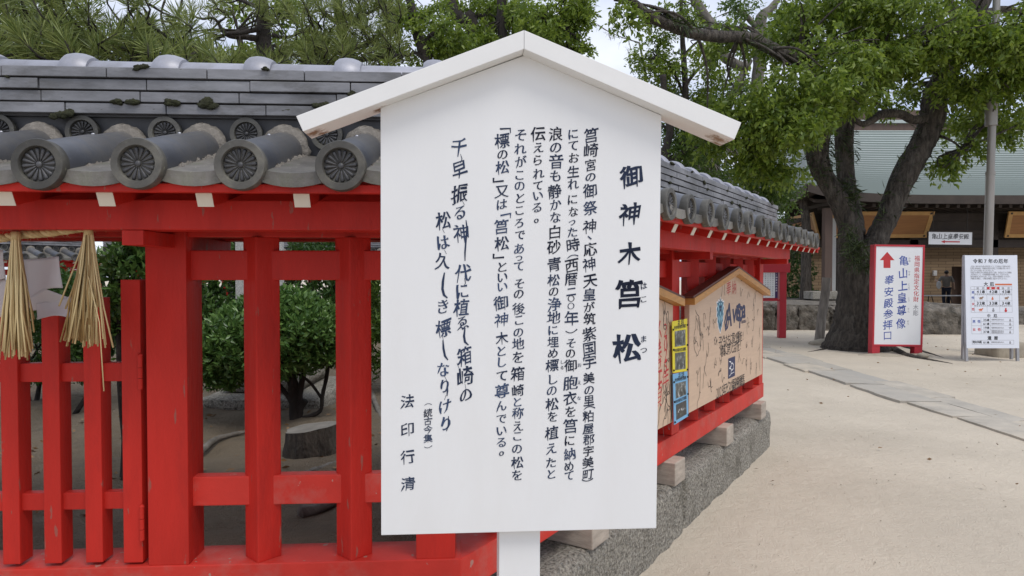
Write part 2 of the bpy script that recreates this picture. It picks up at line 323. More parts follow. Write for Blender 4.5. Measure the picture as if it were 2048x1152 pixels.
class Writing:                                         # flat lettering collected on a local plane: x right, z up
    def __init__(s, y): s.mb = MB(); s.y = y; s.k = 0
    def ch(s, c, x, z, w, h=None, brush=None, rot=0.0, slant=0.0, a=None):
        h = h or w; vs, fs = glyph(c, brush)
        if not len(vs): return
        vadv = c in '0123456789!.-ABCDEFGHIJKLMNOPQRSTUVWXYZabcdefghijklmnopqrstuvwxyz'
        cx = (vs[:, 0].min() + vs[:, 0].max()) / 2 if vadv else 0.5
        cy = 0.36 if vadv else 0.38
        if c in '﹁﹂︵︶': cy = (vs[:, 1].min() + vs[:, 1].max()) / 2
        X = vs[:, 0] - cx; Z = vs[:, 1] - cy
        if brush is not None and brush[4]:               # no two brushed characters are bent alike
            wa = 0.045 if brush is GYOSHO else 0.022; f = [random.uniform(2.5, 6) for _ in range(4)]; q = [random.uniform(0, 6.28) for _ in range(4)]
            X, Z = X + wa * np.sin(f[0] * Z + q[0]) + wa * 0.5 * np.sin(f[1] * X * 1.7 + q[1]), Z + wa * np.sin(f[2] * X + q[2]) + wa * 0.5 * np.sin(f[3] * Z * 1.7 + q[3])
        X = X * w; Z = Z * h; X = X + slant * Z
        if rot: X, Z = X * math.cos(rot) - Z * math.sin(rot), X * math.sin(rot) + Z * math.cos(rot)
        s.k += 1; yy = s.y - (s.k % 5) * 0.00003
        s.mb.add([(x + p, yy, z + q) for p, q in zip(X, Z)], fs, random.random() ** 2 if a is None else a)
    def line(s, txt, x, z, size, adv, brush=None, w=None):       # horizontal line centred on x
        x0 = x - adv * (len(txt) - 1) / 2
        for i, c in enumerate(txt):
            if c != ' ': s.ch(c, x0 + i * adv, z, w or size, size, brush)
    def stroke(s, pts, wd):                                       # a pen stroke in the plane
        pts = [Vector(p) for p in pts]; vs = []
        for i, p in enumerate(pts):
            t = (pts[min(i + 1, len(pts) - 1)] - pts[max(i - 1, 0)])
            t = t.normalized() if t.length > 1e-9 else Vector((1, 0)); n = Vector((-t.y, t.x))
            ww = wd * (0.5 if i in (0, len(pts) - 1) else 1) * 0.5
            s.k += 1; yy = s.y - (s.k % 7) * 0.00002
            vs += [(p.x + n.x * ww, yy, p.y + n.y * ww), (p.x - n.x * ww, yy, p.y - n.y * ww)]
        s.mb.add(vs, [(2 * i, 2 * i + 1, 2 * i + 3, 2 * i + 2) for i in range(len(pts) - 1)], 0.0)
    def rect(s, x0, x1, z0, z1, dy=0.0): s.mb.add([(x0, s.y - dy, z0), (x1, s.y - dy, z0), (x1, s.y - dy, z1), (x0, s.y - dy, z1)], [(0, 1, 2, 3)], 0.0)
    def poly(s, pts, dy=0.0): s.mb.add([(p[0], s.y - dy, p[1]) for p in pts], [tuple(range(len(pts)))], 0.0)
    def build(s, name, m, parent): return s.mb.build(name, m, parent)

# ================================================================== ground
def vnoise(x, y, s=1.0, seed=0):
    return (math.sin(x * 1.7 * s + seed) * math.cos(y * 1.3 * s - seed * 2) + 0.5 * math.sin(x * 3.9 * s + y * 2.7 * s + seed * 3) + 0.25 * math.sin(x * 8.1 * s - y * 7.3 * s + seed)) / 1.75
def sand_material(name, base, dark, bstr, dirtscale):
    m = mat(name, base, 0.95, var=0.10, vscale=0.9, dirt=dark, dscale=dirtscale, damt=0.6)
    nt = m.node_tree; N = nt.nodes; L = nt.links; b = N['Principled BSDF']
    tc = N.new('ShaderNodeTexCoord')
    n1 = N.new('ShaderNodeTexNoise'); n1.inputs['Scale'].default_value = 9; n1.inputs['Detail'].default_value = 10; n1.inputs['Roughness'].default_value = 0.72
    n2 = N.new('ShaderNodeTexVoronoi'); n2.inputs['Scale'].default_value = 130
    n3 = N.new('ShaderNodeTexVoronoi'); n3.inputs['Scale'].default_value = 4.5; n3.feature = 'SMOOTH_F1'
    for n in (n1, n2, n3): L.new(tc.outputs['Object'], n.inputs['Vector'])
    a = N.new('ShaderNodeMath'); a.operation = 'MULTIPLY_ADD'; a.inputs[1].default_value = 0.14
    L.new(n2.outputs['Distance'], a.inputs[0]); L.new(n1.outputs['Fac'], a.inputs[2])
    a2 = N.new('ShaderNodeMath'); a2.operation = 'MULTIPLY_ADD'; a2.inputs[1].default_value = 0.18
    L.new(n3.outputs['Distance'], a2.inputs[0]); L.new(a.outputs[0], a2.inputs[2])
    bn = N.new('ShaderNodeBump'); bn.inputs['Strength'].default_value = bstr; bn.inputs['Distance'].default_value = 0.09
    L.new(a2.outputs[0], bn.inputs['Height']); L.new(bn.outputs['Normal'], b.inputs['Normal'])
    # small dark grains lying on the sand
    v = N.new('ShaderNodeTexVoronoi'); v.inputs['Scale'].default_value = 38; L.new(tc.outputs['Object'], v.inputs['Vector'])
    n4 = N.new('ShaderNodeTexNoise'); n4.inputs['Scale'].default_value = 2.0; n4.inputs['Detail'].default_value = 4; L.new(tc.outputs['Object'], n4.inputs['Vector'])
    r = N.new('ShaderNodeValToRGB'); r.color_ramp.elements[0].position = 0.03; r.color_ramp.elements[0].color = (1, 1, 1, 1); r.color_ramp.elements[1].position = 0.09; r.color_ramp.elements[1].color = (0, 0, 0, 1)
    L.new(v.outputs['Distance'], r.inputs['Fac'])
    mu = N.new('ShaderNodeMath'); mu.operation = 'MULTIPLY'; L.new(r.outputs['Color'], mu.inputs[0]); L.new(n4.outputs['Fac'], mu.inputs[1])
    mx = N.new('ShaderNodeMix'); mx.data_type = 'RGBA'; old = b.inputs['Base Color'].links[0].from_socket
    mx.inputs[7].default_value = (base[0] * 0.35, base[1] * 0.32, base[2] * 0.3, 1)
    L.new(mu.outputs[0], mx.inputs[0]); L.new(old, mx.inputs[6]); L.new(mx.outputs[2], b.inputs['Base Color'])
    return m
M['sand'] = sand_material('trodden sand', (0.575, 0.505, 0.405), (0.440, 0.382, 0.300), 0.55, 0.5)
M['dirt'] = sand_material('bare earth', (0.235, 0.185, 0.125), (0.085, 0.066, 0.045), 1.0, 1.8)
mb = MB()
xs = [-120, -60, -30, -16] + [-10 + 0.5 * i for i in range(61)] + [26, 36, 60, 120]
ys = [-40, -15, -5, 0] + [0.5 + 0.4 * i for i in range(64)] + [30, 36, 45, 60, 90, 160]
for y in ys:
    for x in xs:
        near = 1 if -10 < x < 20 and 0 < y < 26 else 0
        mb.v.append((x, y, near * (0.012 * vnoise(x, y, 0.9) + 0.006 * vnoise(x, y, 2.3, 4))))
nx = len(xs)
for j in range(len(ys) - 1):
    for i in range(nx - 1): mb.f.append((j * nx + i, j * nx + i + 1, (j + 1) * nx + i + 1, (j + 1) * nx + i))
struct(mb.build('ground', 'sand', smooth=True))

# stone path: two rows of irregular worn slabs running away from the camera
M['slab'] = mat('worn grey paving slab', (0.45, 0.40, 0.325), 0.8, var=0.35, vscale=3.2, bump=0.6, bscale=16, dirt=(0.54, 0.460, 0.350), dscale=1.6, damt=0.95, bdist=0.014, attr=(0.36, 0.34, 0.305))
mb = MB(); y = 2.4; prng = random.Random(3)
for row, (xa, xb) in enumerate(((4.50, 4.98), (4.995, 5.42))):
    y = 2.2 + row * 0.5
    while y < 19:
        ln = prng.uniform(0.7, 1.35); sk = prng.uniform(-0.07, 0.07); x0 = xa + (prng.uniform(-0.03, 0.10) if row == 0 else 0); x1 = xb - (0 if row == 0 else prng.uniform(-0.05, 0.16))
        h = prng.uniform(0.018, 0.036) if row == 0 else prng.uniform(0.010, 0.022); sh = 0.012 * (y - 6)
        q = [(x0 + sh * 0 - 0.012 * (y - 7), y + sk), (x1 - 0.012 * (y - 7), y - sk), (x1 - 0.012 * (y - 7), y + ln - 0.02 - sk), (x0 - 0.012 * (y - 7), y + ln - 0.02 + sk * 0.5)]
        pts = []
        for k in range(4):
            a, b = Vector(q[k]), Vector(q[(k + 1) % 4])
            for s in range(5): pts.append(tuple(a.lerp(b, s / 5) + Vector((prng.uniform(-1, 1), prng.uniform(-1, 1))) * 0.012))
        mb.prism(pts, -0.03, h, 'z'); mb.a += [prng.random()] * (len(pts) + 2)
        y += ln
struct(mb.build('stone_path', 'slab'))

# ================================================================== notice board in the foreground
SL, SR = (0.0224, 1.477, 1.3912), (R(0.72), R(0.26), R(4.5))
SM = local_matrix(SL, SR)
sign = thing('notice_board', 'large white gabled notice board with columns of brushed Japanese writing, standing before the red fence', 'notice board', SL, SR)
W2, H2 = 0.6115 / 2, 0.9231 / 2
ax, az = on_plane(SM, 1048, 110)
tl = on_plane(SM, 761, 215); tr = on_plane(SM, 1323, 230)
MB().prism([(-W2, -H2), (W2, -H2), (tr[0], tr[1] - 0.001), (ax, az - 0.001), (tl[0], tl[1] - 0.001)], 0.0, 0.022).build('panel', 'white', sign, bevel=0.0012)
SF = SM @ Matrix.Translation((0, -0.042, 0))
pf = {k: on_plane(SF, *p) for k, p in dict(lt=(592, 232), lb=(606, 263), at=(1048, 60), ab=(1048, 98), rt=(1483, 245), rb=(1469, 279)).items()}
MB().prism([pf['lb'], pf['ab'], pf['at'], pf['lt']], -0.042, 0.040).build('roof_board', 'whiteroof', sign, bevel=0.0012)
MB().prism([(pf['ab'][0] + 0.0006, pf['ab'][1]), pf['rb'], pf['rt'], (pf['at'][0] + 0.0006, pf['at'][1])], -0.042, 0.040).build('roof_board', 'whiteroof', sign, bevel=0.0012)
px0, pz0 = on_plane(SM @ Matrix.Translation((0, 0.024, 0)), 998, 1120); px1, _ = on_plane(SM @ Matrix.Translation((0, 0.024, 0)), 1080, 1120)
MB().bb(px0, px1, 0.024, 0.11, -1.41, 0.30).build('post', 'white', sign, bevel=0.002)
# damp stains under the two ends of the little roof and above the panel corners
def und(k, a, y, dz=-0.002): p = Vector(pf[k]).lerp(Vector(pf['ab']), a); return (p.x, y, p.y + dz)
add_stain(M['whiteroof'], [(und('lb', 0.03, 0.0), 0.045), (und('lb', 0.06, 0.03), 0.03), (und('rb', 0.05, 0.0), 0.05), (und('rb', 0.02, 0.03), 0.035), (und('lb', 0.335, 0.01), 0.04), (und('rb', 0.35, 0.03), 0.03)], (0.24, 0.15, 0.09))
def put(wr, txt, xs_, ys_, size, brush, a=None, hs=1.0, wob=0.0, Mx=None):
    for i, c in enumerate(txt):
        u = xs_[0] + (xs_[1] - xs_[0]) * i / max(1, len(txt) - 1); v = ys_[i]
        x, z = on_plane(Mx or SM, u + random.uniform(-1, 1) * wob, v); s = size
        kana = '\u3040' <= c <= '\u309f'
        if c in 'っ': s *= 0.80
        if c == '〇': s *= 0.5
        if c in '二︵︶': s *= 0.8
        if c in '。': x += size * 0.27; z += size * 0.2; kana = False
        if c in '、': x += size * 0.27; z += size * 0.25; kana = False
        if c == '﹁': x += size * 0.1
        if c == '﹂': x -= size * 0.1
        k = (0.86 if kana else 1.0) * random.uniform(0.97, 1.05)
        gp = [abs(ys_[j] - v) for j in (i - 1, i + 1) if 0 <= j < len(txt) and txt[j] not in '、。︵︶﹁﹂〇']
        if gp and c not in '、。︵︶﹁﹂〇': k *= max(0.90 if kana else 0.72, min(1.0, 1.07 * min(gp) * 0.6115 / 556 / size))
        wr.ch(c, x, z, s * k, s * k * hs, brush, rot=R(random.uniform(-2.5, 2.5)), a=a if a is None else min(1, max(0, random.gauss(a, 0.2))))
PX = 0.6115 / 556                                        # metres per photo pixel on the panel
wr = Writing(-0.0008)
put(wr, '御神木', (1263, 1259), (353, 427, 508), 47 * PX, BOLD, 0.02)
put(wr, '筥松', (1258, 1254), (588, 696), 60 * PX, BOLD, 0.02)
put(wr, 'はこ', (1287, 1287), (572, 598), 17 * PX, KAISHO, 0.1); put(wr, 'まつ', (1287, 1287), (678, 700), 17 * PX, KAISHO, 0.1)
wr.build('title_lettering', 'ink', sign)
wr = Writing(-0.0008)
T = 29.5 * PX
put(wr, '筥崎宮の御祭神、応神天皇が筑紫国宇美の里︵粕屋郡宇美町︶', (1182, 1176), (271, 301, 330, 354, 382, 416, 453, 473, 498, 529, 561, 589, 615, 638, 668, 697, 724, 757, 780, 801, 816, 833, 857, 879, 902, 925, 948, 959), T, KAISHO, 0.15, wob=1.2)
put(wr, 'にてお生れになった時︵西暦二〇〇年︶その御胞衣を筥に納めて', (1147, 1139), (268, 291, 316, 344, 368, 399, 424, 443, 464, 490, 513, 531, 558, 583, 597, 612, 637, 662, 686, 706, 731, 766, 797, 823, 852, 881, 908, 932, 951), T, KAISHO, 0.2, wob=1.2)
put(wr, '浪の音も静かな白砂青松の浄地に埋め標しの松を植えたと', (1112, 1102), (268, 295, 323, 352, 383, 409, 435, 464, 494, 529, 560, 583, 609, 635, 660, 684, 706, 731, 759, 781, 808, 833, 866, 897, 925, 948), T, KAISHO, 0.25, wob=1.2)
put(wr, '伝えられている。', (1077, 1074), (268, 295, 320, 347, 371, 391, 415, 437), T, KAISHO, 0.2, wob=1.2)
put(wr, 'それがこのところであってその後この地を箱崎と称えこの松を', (1041, 1034), (270, 298, 324, 350, 371, 396, 420, 446, 470, 497, 514, 532, 567, 587, 617, 640, 664, 688, 715, 748, 781, 804, 826, 852, 872, 897, 925, 950), T, KAISHO, 0.45, wob=1.2)
put(wr, '﹁標の松﹂又は﹁筥松﹂といい御神木として尊んでいる。', (1005, 1002), (260, 282, 309, 335, 361, 383, 409, 432, 453, 487, 513, 534, 554, 573, 606, 640, 677, 702, 724, 751, 782, 812, 837, 861, 884, 903), T, KAISHO, 0.5, wob=1.2)
put(wr, 'おえな', (1159, 1158), (730, 765, 796), 10 * PX, MEDIUM, 0.3); put(wr, 'しる', (1124, 1124), (724, 735), 10 * PX, MEDIUM, 0.3)
wr.build('body_lettering', 'ink', sign)
wr = Writing(-0.0008)
put(wr, '千早振る神代に植ゑ 箱崎の', (919, 928), (294, 340, 388, 424, 467, 546, 583, 616, 645, 668, 712, 754, 790), 32 * PX, GYOSHO, 0.55, 1.18, 3)
put(wr, '松は久 き標 なりけり', (884, 892), (442, 484, 522, 560, 612, 656, 692, 738, 772, 812, 848), 31 * PX, GYOSHO, 0.6, 1.15, 3)
def brushline(pts, wd):
    P = [on_plane(SM, *p) for p in pts]; wr.stroke(P, wd * PX); wr.mb.a[-(len(P) - 1):] = [0.4] * (len(P) - 1)
brushline([(932, 440), (934, 455), (932, 480), (930, 505), (930, 522)], 3.2)
brushline([(889, 545), (886, 562), (885, 578), (888, 590), (895, 596)], 4.8)
brushline([(886, 680), (887, 697), (890, 712), (896, 720)], 4.2)
brushline([(930, 655), (928, 672), (930, 684), (937, 690)], 4.4)
for k_ in ([(921, 308), (924, 318), (921, 326)], [(925, 402), (929, 410)], [(929, 556), (931, 566), (928, 572)], [(926, 598), (928, 606)], [(914, 726), (918, 736)], [(930, 768), (932, 778)], [(885, 458), (889, 466)], [(889, 500), (893, 508)], [(885, 672), (887, 682)], [(889, 752), (894, 762)], [(892, 790), (889, 800)]): brushline(k_, 1.6)
brushline([(895, 770), (895, 782), (894, 792)], 3.4); brushline([(897, 832), (897, 850), (893, 862)], 3.0)
wr.build('poem_lettering', 'ink', sign)
wr = Writing(-0.0008)
put(wr, '︵続古今集︶', (856, 856), (809, 826, 842, 859, 877, 893), 18.5 * PX, KAISHO, 0.3)
put(wr, '法印行清', (815, 816), (803, 859, 914, 968), 29 * PX, KAISHO, 0.3)
wr.build('signature_lettering', 'ink', sign)

# ================================================================== red roofed fences
P0 = 0.26                                                  # pitch of the roof tiles
Y_EAVE, Y_COURSE, Y_RIDGE = -0.37, 0.06, 0.17
SLOPE = 0.246
def make_protos():
    P = {}
    # round tile with its crest disc
    b = MB(); pa = [(0, 0.0, 0.0), (0, 0.10, 0.0282), (0, 0.24, 0.0677), (0, 0.247, 0.0697), (0, 0.44, 0.124)]
    b.tube(pa, [0.064, 0.064, 0.0635, 0.0605, 0.060], 22)
    t = b.build('round_tile', 'tile', smooth=True, sharp=35)
    d = MB(); n = 32; prof = [(0.064, 0.036), (0.0665, 0.030), (0.067, 0.004), (0.065, 0.0), (0.0480, 0.0), (0.0455, 0.004), (0.0450, 0.013), (0.0, 0.013)]
    vs = []; fs = []
    for r, y in prof:
        vs += [(r * math.cos(2 * math.pi * j / n), y - 0.03, r * math.sin(2 * math.pi * j / n)) for j in range(n)]
    for k in range(len(prof) - 1): fs += [(k * n + j, k * n + (j + 1) % n, (k + 1) * n + (j + 1) % n, (k + 1) * n + j) for j in range(n)]
    d.add(vs, fs); d.build('end_disc', 'tiledisc', t, smooth=True, sharp=40)
    c = MB()
    for k in range(16):
        an = 2 * math.pi * k / 16 + 0.1; dx, dz = math.cos(an), math.sin(an)
        pth = [(dx * r, -0.0185, dz * r) for r in (0.010, 0.020, 0.031, 0.039, 0.0435)]
        c.tube(pth, [0.0014, 0.0026, 0.0045, 0.0058, 0.0028], 7)
    c.blob((0, -0.020, 0), (0.0085, 0.005, 0.0085), 10, 6, 0)
    c.build('crest', 'crest', t, smooth=True)
    MB().blob((0, 0.235, 0.131), (0.006, 0.006, 0.004), 8, 5, 0).build('nail_cap', 'steel', t, smooth=True)
    prng_ = random.Random(17); mo = MB(); random.seed(17)
    for k in range(22):
        y = 0.035 + k * 0.0175
        for s_ in (-1, 1):
            mo.blob((s_ * (0.061 + prng_.uniform(-.007, .006)), y, -0.027 + y * 0.275 + prng_.uniform(-.008, .008)), (0.013, 0.018, 0.016), 8, 6, 0.30)
    mo.blob((0, 0.410, 0.115), (0.079, 0.034, 0.083), 18, 12, 0.07)
    mo.build('mortar', 'mortar', t, smooth=True)
    P['tile'] = t
    # concave pan tile between the round ones
    b = MB(); n = 10; hw = P0 / 2; vs = []
    for y in (0.0, 0.44):
        for i in range(n + 1):
            x = -hw + 2 * hw * i / n; q = (x / hw) ** 2
            vs.append((x, y, -0.012 + 0.020 * q + y * 0.27))
    for i in range(n + 1):
        x = -hw + 2 * hw * i / n; q = (x / hw) ** 2
        vs.append((x, 0.0, -0.012 + 0.020 * q - 0.038 + 0.016 * q)); 
    for i in range(n + 1):
        x = -hw + 2 * hw * i / n; q = (x / hw) ** 2
        vs.append((x, 0.05, -0.012 + 0.020 * q - 0.038 + 0.016 * q + 0.006))
    k = n + 1; fs = []
    for i in range(n):
        fs += [(i, i + 1, k + i + 1, k + i), (2 * k + i, 2 * k + i + 1, i + 1, i), (3 * k + i, 3 * k + i + 1, 2 * k + i + 1, 2 * k + i)]
    b.add(vs, fs); P['pan'] = b.build('pan_tile', 'pan', smooth=True, sharp=40)
    # ridge cap
    b = MB(); n = 16; ln = 0.296; prof = [(0.0, 0.050), (0.0005, 0.072), (0.012, 0.080), (0.032, 0.083), (0.055, 0.081), (0.074, 0.075), (0.086, 0.068), (0.0865, 0.0595), (ln - 0.002, 0.058)]; vs = []; fs = []
    for x, r in prof:
        vs += [(x, r * 1.15 * math.cos(math.pi * j / (n - 1)), r * math.sin(math.pi * j / (n - 1))) for j in range(n)]
    for q in range(len(prof) - 1): fs += [(q * n + j, q * n + j + 1, (q + 1) * n + j + 1, (q + 1) * n + j) for j in range(n - 1)]
    fs += [tuple(range(n)), tuple(range((len(prof) - 1) * n, len(prof) * n))]
    b.add(vs, fs); P['cap'] = b.build('ridge_cap', 'tilepale', smooth=True, sharp=40)
    # crest disc under the ridge
    b = MB(); n = 24; prof = [(0.050, 0.05), (0.052, 0.0), (0.038, 0.0), (0.036, 0.010), (0.0, 0.010)]; vs = []; fs = []
    for r, y in prof: vs += [(r * math.cos(2 * math.pi * j / n), y, r * math.sin(2 * math.pi * j / n)) for j in range(n)]
    for q in range(len(prof) - 1): fs += [(q * n + j, q * n + (j + 1) % n, (q + 1) * n + (j + 1) % n, (q + 1) * n + j) for j in range(n)]
    b.add(vs, fs); t = b.build('ridge_disc', 'tiledisc', smooth=True, sharp=40)
    c = MB()
    for q in range(16):
        an = 2 * math.pi * q / 16; dx, dz = math.cos(an), math.sin(an)
        c.tube([(dx * r, 0.007, dz * r) for r in (0.008, 0.016, 0.026, 0.032, 0.035)], [0.001, 0.002, 0.0036, 0.0046, 0.002], 6)
    c.blob((0, 0.006, 0), (0.007, 0.004, 0.007), 8, 5, 0); c.build('crest', 'crest', t, smooth=True)
    P['rdisc'] = t
    # rafter with painted end
    y1 = 0.50; zf = lambda y: y * SLOPE
    b = MB(); b.prism([(0.0, 0.040), (y1, 0.040 + zf(y1)), (y1, zf(y1)), (0.020, 0.0 + zf(0.020) - 0.004)], -0.021, 0.021, 'x')
    t = b.build('rafter', 'red', bevel=0.001)
    b = MB(); b.prism([(-0.002, 0.0405), (0.0, 0.0405), (0.0195, -0.0002), (0.0175, -0.0006)], -0.0215, 0.0215, 'x')
    b.build('painted_end', 'cream', t)
    P['rafter'] = t
    return P
PR = make_protos(); proto_used = {}
def inst(key, parent, loc):
    if key not in proto_used:
        o = PR[key]; o.parent = parent; o.location = loc; proto_used[key] = 1; return o
    return dup(PR[key], parent, loc)
def fence(label, origin, yaw, roof, body, posts, mains, phase, z_course=2.003, post_phase=0.0, detail=True, blocks=(), dz=0.0, group='red roofed fences round the enclosure', name='roofed_fence', ends=(False, False), open_body=None, rphase=None):
    rt = thing(name, label, 'fence', origin, (0, 0, yaw), group); frng = random.Random(int(abs(yaw) * 1000) + 1)
    r0, r1 = roof; b0, b1 = body
    # timber frame
    MB().bb(b0, b1, 0, 0.16, 0.442, 0.565 + dz).build('base_beam', 'redworn', rt, bevel=0.004)
    MB().bb(b0, b1 - 0.03, -0.21, -0.11, 1.627 + dz, 1.713 + dz).build('eave_beam', 'red', rt, bevel=0.003)
    MB().bb(b0, b1 - 0.03, 0.44, 0.54, 1.627 + dz, 1.713 + dz).build('eave_beam', 'red', rt, bevel=0.003)
    MB().bb(b0, b1 - 0.05, 0.02, 0.105, 1.619 + dz, 1.80).build('head_beam', 'red', rt, bevel=0.003)
    segs = open_body or [(b0, b1 - 0.06)]
    for s0, s1 in segs:
        MB().bb(s0, s1, 0.040, 0.088, 1.480, 1.577).build('rail', 'red', rt, bevel=0.004)
        MB().bb(s0, s1, 0.040, 0.088, 0.742, 0.838).build('rail', 'redworn', rt, bevel=0.004)
    for x in posts:
        MB().box((x, 0.060, 1.092), (0.084, 0.084, 1.056), Matrix.Rotation(R(45), 3, 'Z')).build('post', 'red', rt, bevel=0.004)
    for x in mains:
        MB().bb(x - 0.0635, x + 0.0635, 0.003, 0.13, 0.564, 1.640).build('main_post', 'red', rt, bevel=0.004)
        MB().bb(x - 0.030, x + 0.030, -0.204, 0.50, 1.583, 1.626).build('bracket_arm', 'red', rt, bevel=0.002)
    # roof boarding and fascia
    zd = 1.747
    MB().prism([(-0.335, zd - 0.002), (Y_RIDGE, zd + 0.505 * SLOPE), (Y_RIDGE, zd + 0.505 * SLOPE + 0.008), (-0.335, zd + 0.006)], r0, r1, 'x').build('roof_board', 'red', rt)
    MB().bb(r0, r1, -0.350, -0.324, 1.7185, 1.7415).build('fascia', 'red', rt, bevel=0.002)
    if ends[1]:
        MB().prism([(-0.34, 1.69), (Y_RIDGE, 1.69 + 0.51 * SLOPE), (Y_RIDGE, zd + 0.51 * SLOPE - 0.004), (-0.34, zd - 0.004)], r1 - 0.045, r1 - 0.004, 'x').build('verge_board', 'red', rt)
    n0 = math.ceil((r0 - phase) / P0)
    xs_ = [phase + P0 * i for i in range(n0, n0 + 200) if phase + P0 * i <= r1 - 0.04]
    for x in xs_: inst('tile', rt, (x + frng.uniform(-.004, .004), Y_EAVE + 0.015 + frng.uniform(-.008, .008), 1.788 + frng.uniform(-.005, .005)))
    for x in xs_[:-1]: inst('pan', rt, (x + P0 / 2, Y_EAVE + 0.004 + frng.uniform(-.006, .006), 1.785 + frng.uniform(-.004, .004)))
    rp_ = phase if rphase is None else rphase; n0 = math.ceil((r0 + 0.03 - rp_) / P0)
    for i in range(n0, n0 + 200):
        x = rp_ + P0 * i
        if x > r1 - 0.05: break
        inst('rafter', rt, (x, -0.33, 1.684))
    MB().bb(r0 + 0.03, r1 - 0.06, 0.085, 0.26, 1.80, z_course).build('ridge_bed', 'crest', rt)
    # tall ridge: discs, four courses, caps
    rr1 = r1 + (0.16 if ends[1] else 0)
    for x in xs_:
        if x - P0 / 2 > r0: inst('rdisc', rt, (x - P0 / 2, Y_COURSE + 0.0, z_course - 0.052))
    hc = 0.0375
    for k in range(4):
        b = MB(); x = r0 - frng.uniform(0, 0.3); ins = -0.003 * k
        while x < rr1:
            ln = frng.uniform(0.30, 0.335); xa, xb = max(x, r0), min(x + ln - 0.003, rr1)
            if xb - xa > 0.02:
                j = frng.uniform(-0.003, 0.003)
                b.bb(xa, xb, Y_COURSE - 0.012 + ins + j, 0.28 + 0.012 - ins, z_course + k * hc + 0.005, z_course + (k + 1) * hc)
            x += ln
        b.build('ridge_course', 'tilecourse', rt, bevel=0.002)
    MB().bb(r0 + 0.002, rr1 - 0.002, Y_COURSE + 0.012, 0.268, z_course - 0.001, z_course + 4 * hc - 0.001).build('ridge_core', 'crest', rt)
    x = r0 + post_phase
    while x < rr1 - 0.15: inst('cap', rt, (x, Y_RIDGE, z_course + 4 * hc - 0.004)); x += 0.296
    # rear slope
    b = MB(); b.prism([(Y_RIDGE, zd + 0.522 * SLOPE), (Y_RIDGE + 0.55, zd), (Y_RIDGE + 0.55, zd + 0.05), (Y_RIDGE, zd + 0.522 * SLOPE + 0.06)], r0, r1, 'x')
    for x in xs_: b.tube([(x, 0.27, 1.91), (x, 0.72, 1.80)], 0.063, 10)
    b.build('rear_slope', 'tile', rt)
    for x in blocks: MB().bb(x + 0.015, x + 0.185, -0.065, 0.23, 0.312, 0.4415).build('spacer_block', 'block', rt, bevel=0.006)
    # moss in the joints of the ridge
    if detail:
        for _ in range(34):
            k = frng.choice((0, 1, 1, 2, 3, 3, 4, 4)); x = frng.uniform(r0, r1); s = frng.uniform(0.35, 1.5); b = MB()
            for q in range(6): b.blob((x + frng.gauss(0, 0.011) * s, Y_COURSE - 0.012 - 0.003 * k + frng.uniform(-.003, .001), z_course + k * hc + 0.001 + frng.gauss(0, 0.004) * s), (0.013 * s, 0.006, 0.007 * s), 8, 6, 0.35)
            b.build('moss', 'moss', rt, smooth=True)
    return rt
YL = math.atan2(0.057, 0.981); YR = math.atan2(0.8389, 0.5443)
CORNER = (-0.169, 2.199, 0)
ML = local_matrix(CORNER, (0, 0, YL)); MR = local_matrix(CORNER, (0, 0, YR))
def lx(u, v, yo, Mx=ML): return on_plane(Mx @ Matrix.Translation((0, yo, 0)), u, v)[0]
px_main = lx(333, 800, 0.0)
pA, pB = lx(515, 1000, 0.0), lx(702, 1000, 0.0)
sp = pB - pA
ph = lx(282, 330, Y_EAVE); rph = lx(208, 400, -0.33)
left = fence('red roofed fence with a slatted gate, straight behind the white notice board on its left', CORNER, YL, (-5.75, 0.14), (-5.75, 0.0),
             [pA, pB] + [-3.3 - sp * i for i in range(1, 8)], [px_main, -0.082, -3.1], ph, z_course=2.012, post_phase=0.0,
             blocks=(-1.0, -2.05, -3.1, -4.15), open_body=[(px_main + 0.06, -0.06), (-5.7, -3.16)], rphase=rph)
right = fence('red roofed fence running back to the right of the notice board, hung with votive plaques', CORNER, YR, (-0.05, 4.86), (0.0, 4.30),
              [0.30, 0.66, 1.02, 1.38, 1.72, 2.50, 2.87, 3.23, 3.59, 3.93], [2.075, 4.21], lx(1415, 430, Y_EAVE, MR), z_course=1.996, post_phase=0.10,
              blocks=(0.83, 1.87, 2.91, 3.92), dz=-0.003, ends=(False, True), rphase=lx(1424, 455, -0.33, MR))
D_ = Vector((-7.8, 12.5, 0)); yb = R(57)
q = D_ - 5.2 * Vector((math.cos(yb), math.sin(yb), 0))
fence('far red roofed fence seen past the straw tassels, its tiles sloping down to the right', q, yb, (0, 5.2), (0, 5.2), [0.4 * i for i in range(1, 13)], [0.1, 5.1], 0.1, detail=False)
fence('far red roofed fence across the back of the enclosure behind the bushes', D_, R(3.4), (0.2, 9.2), (0, 9.2), [0.4 * i for i in range(1, 23)], [0.1, 4.6, 9.0], 0.1, detail=False)

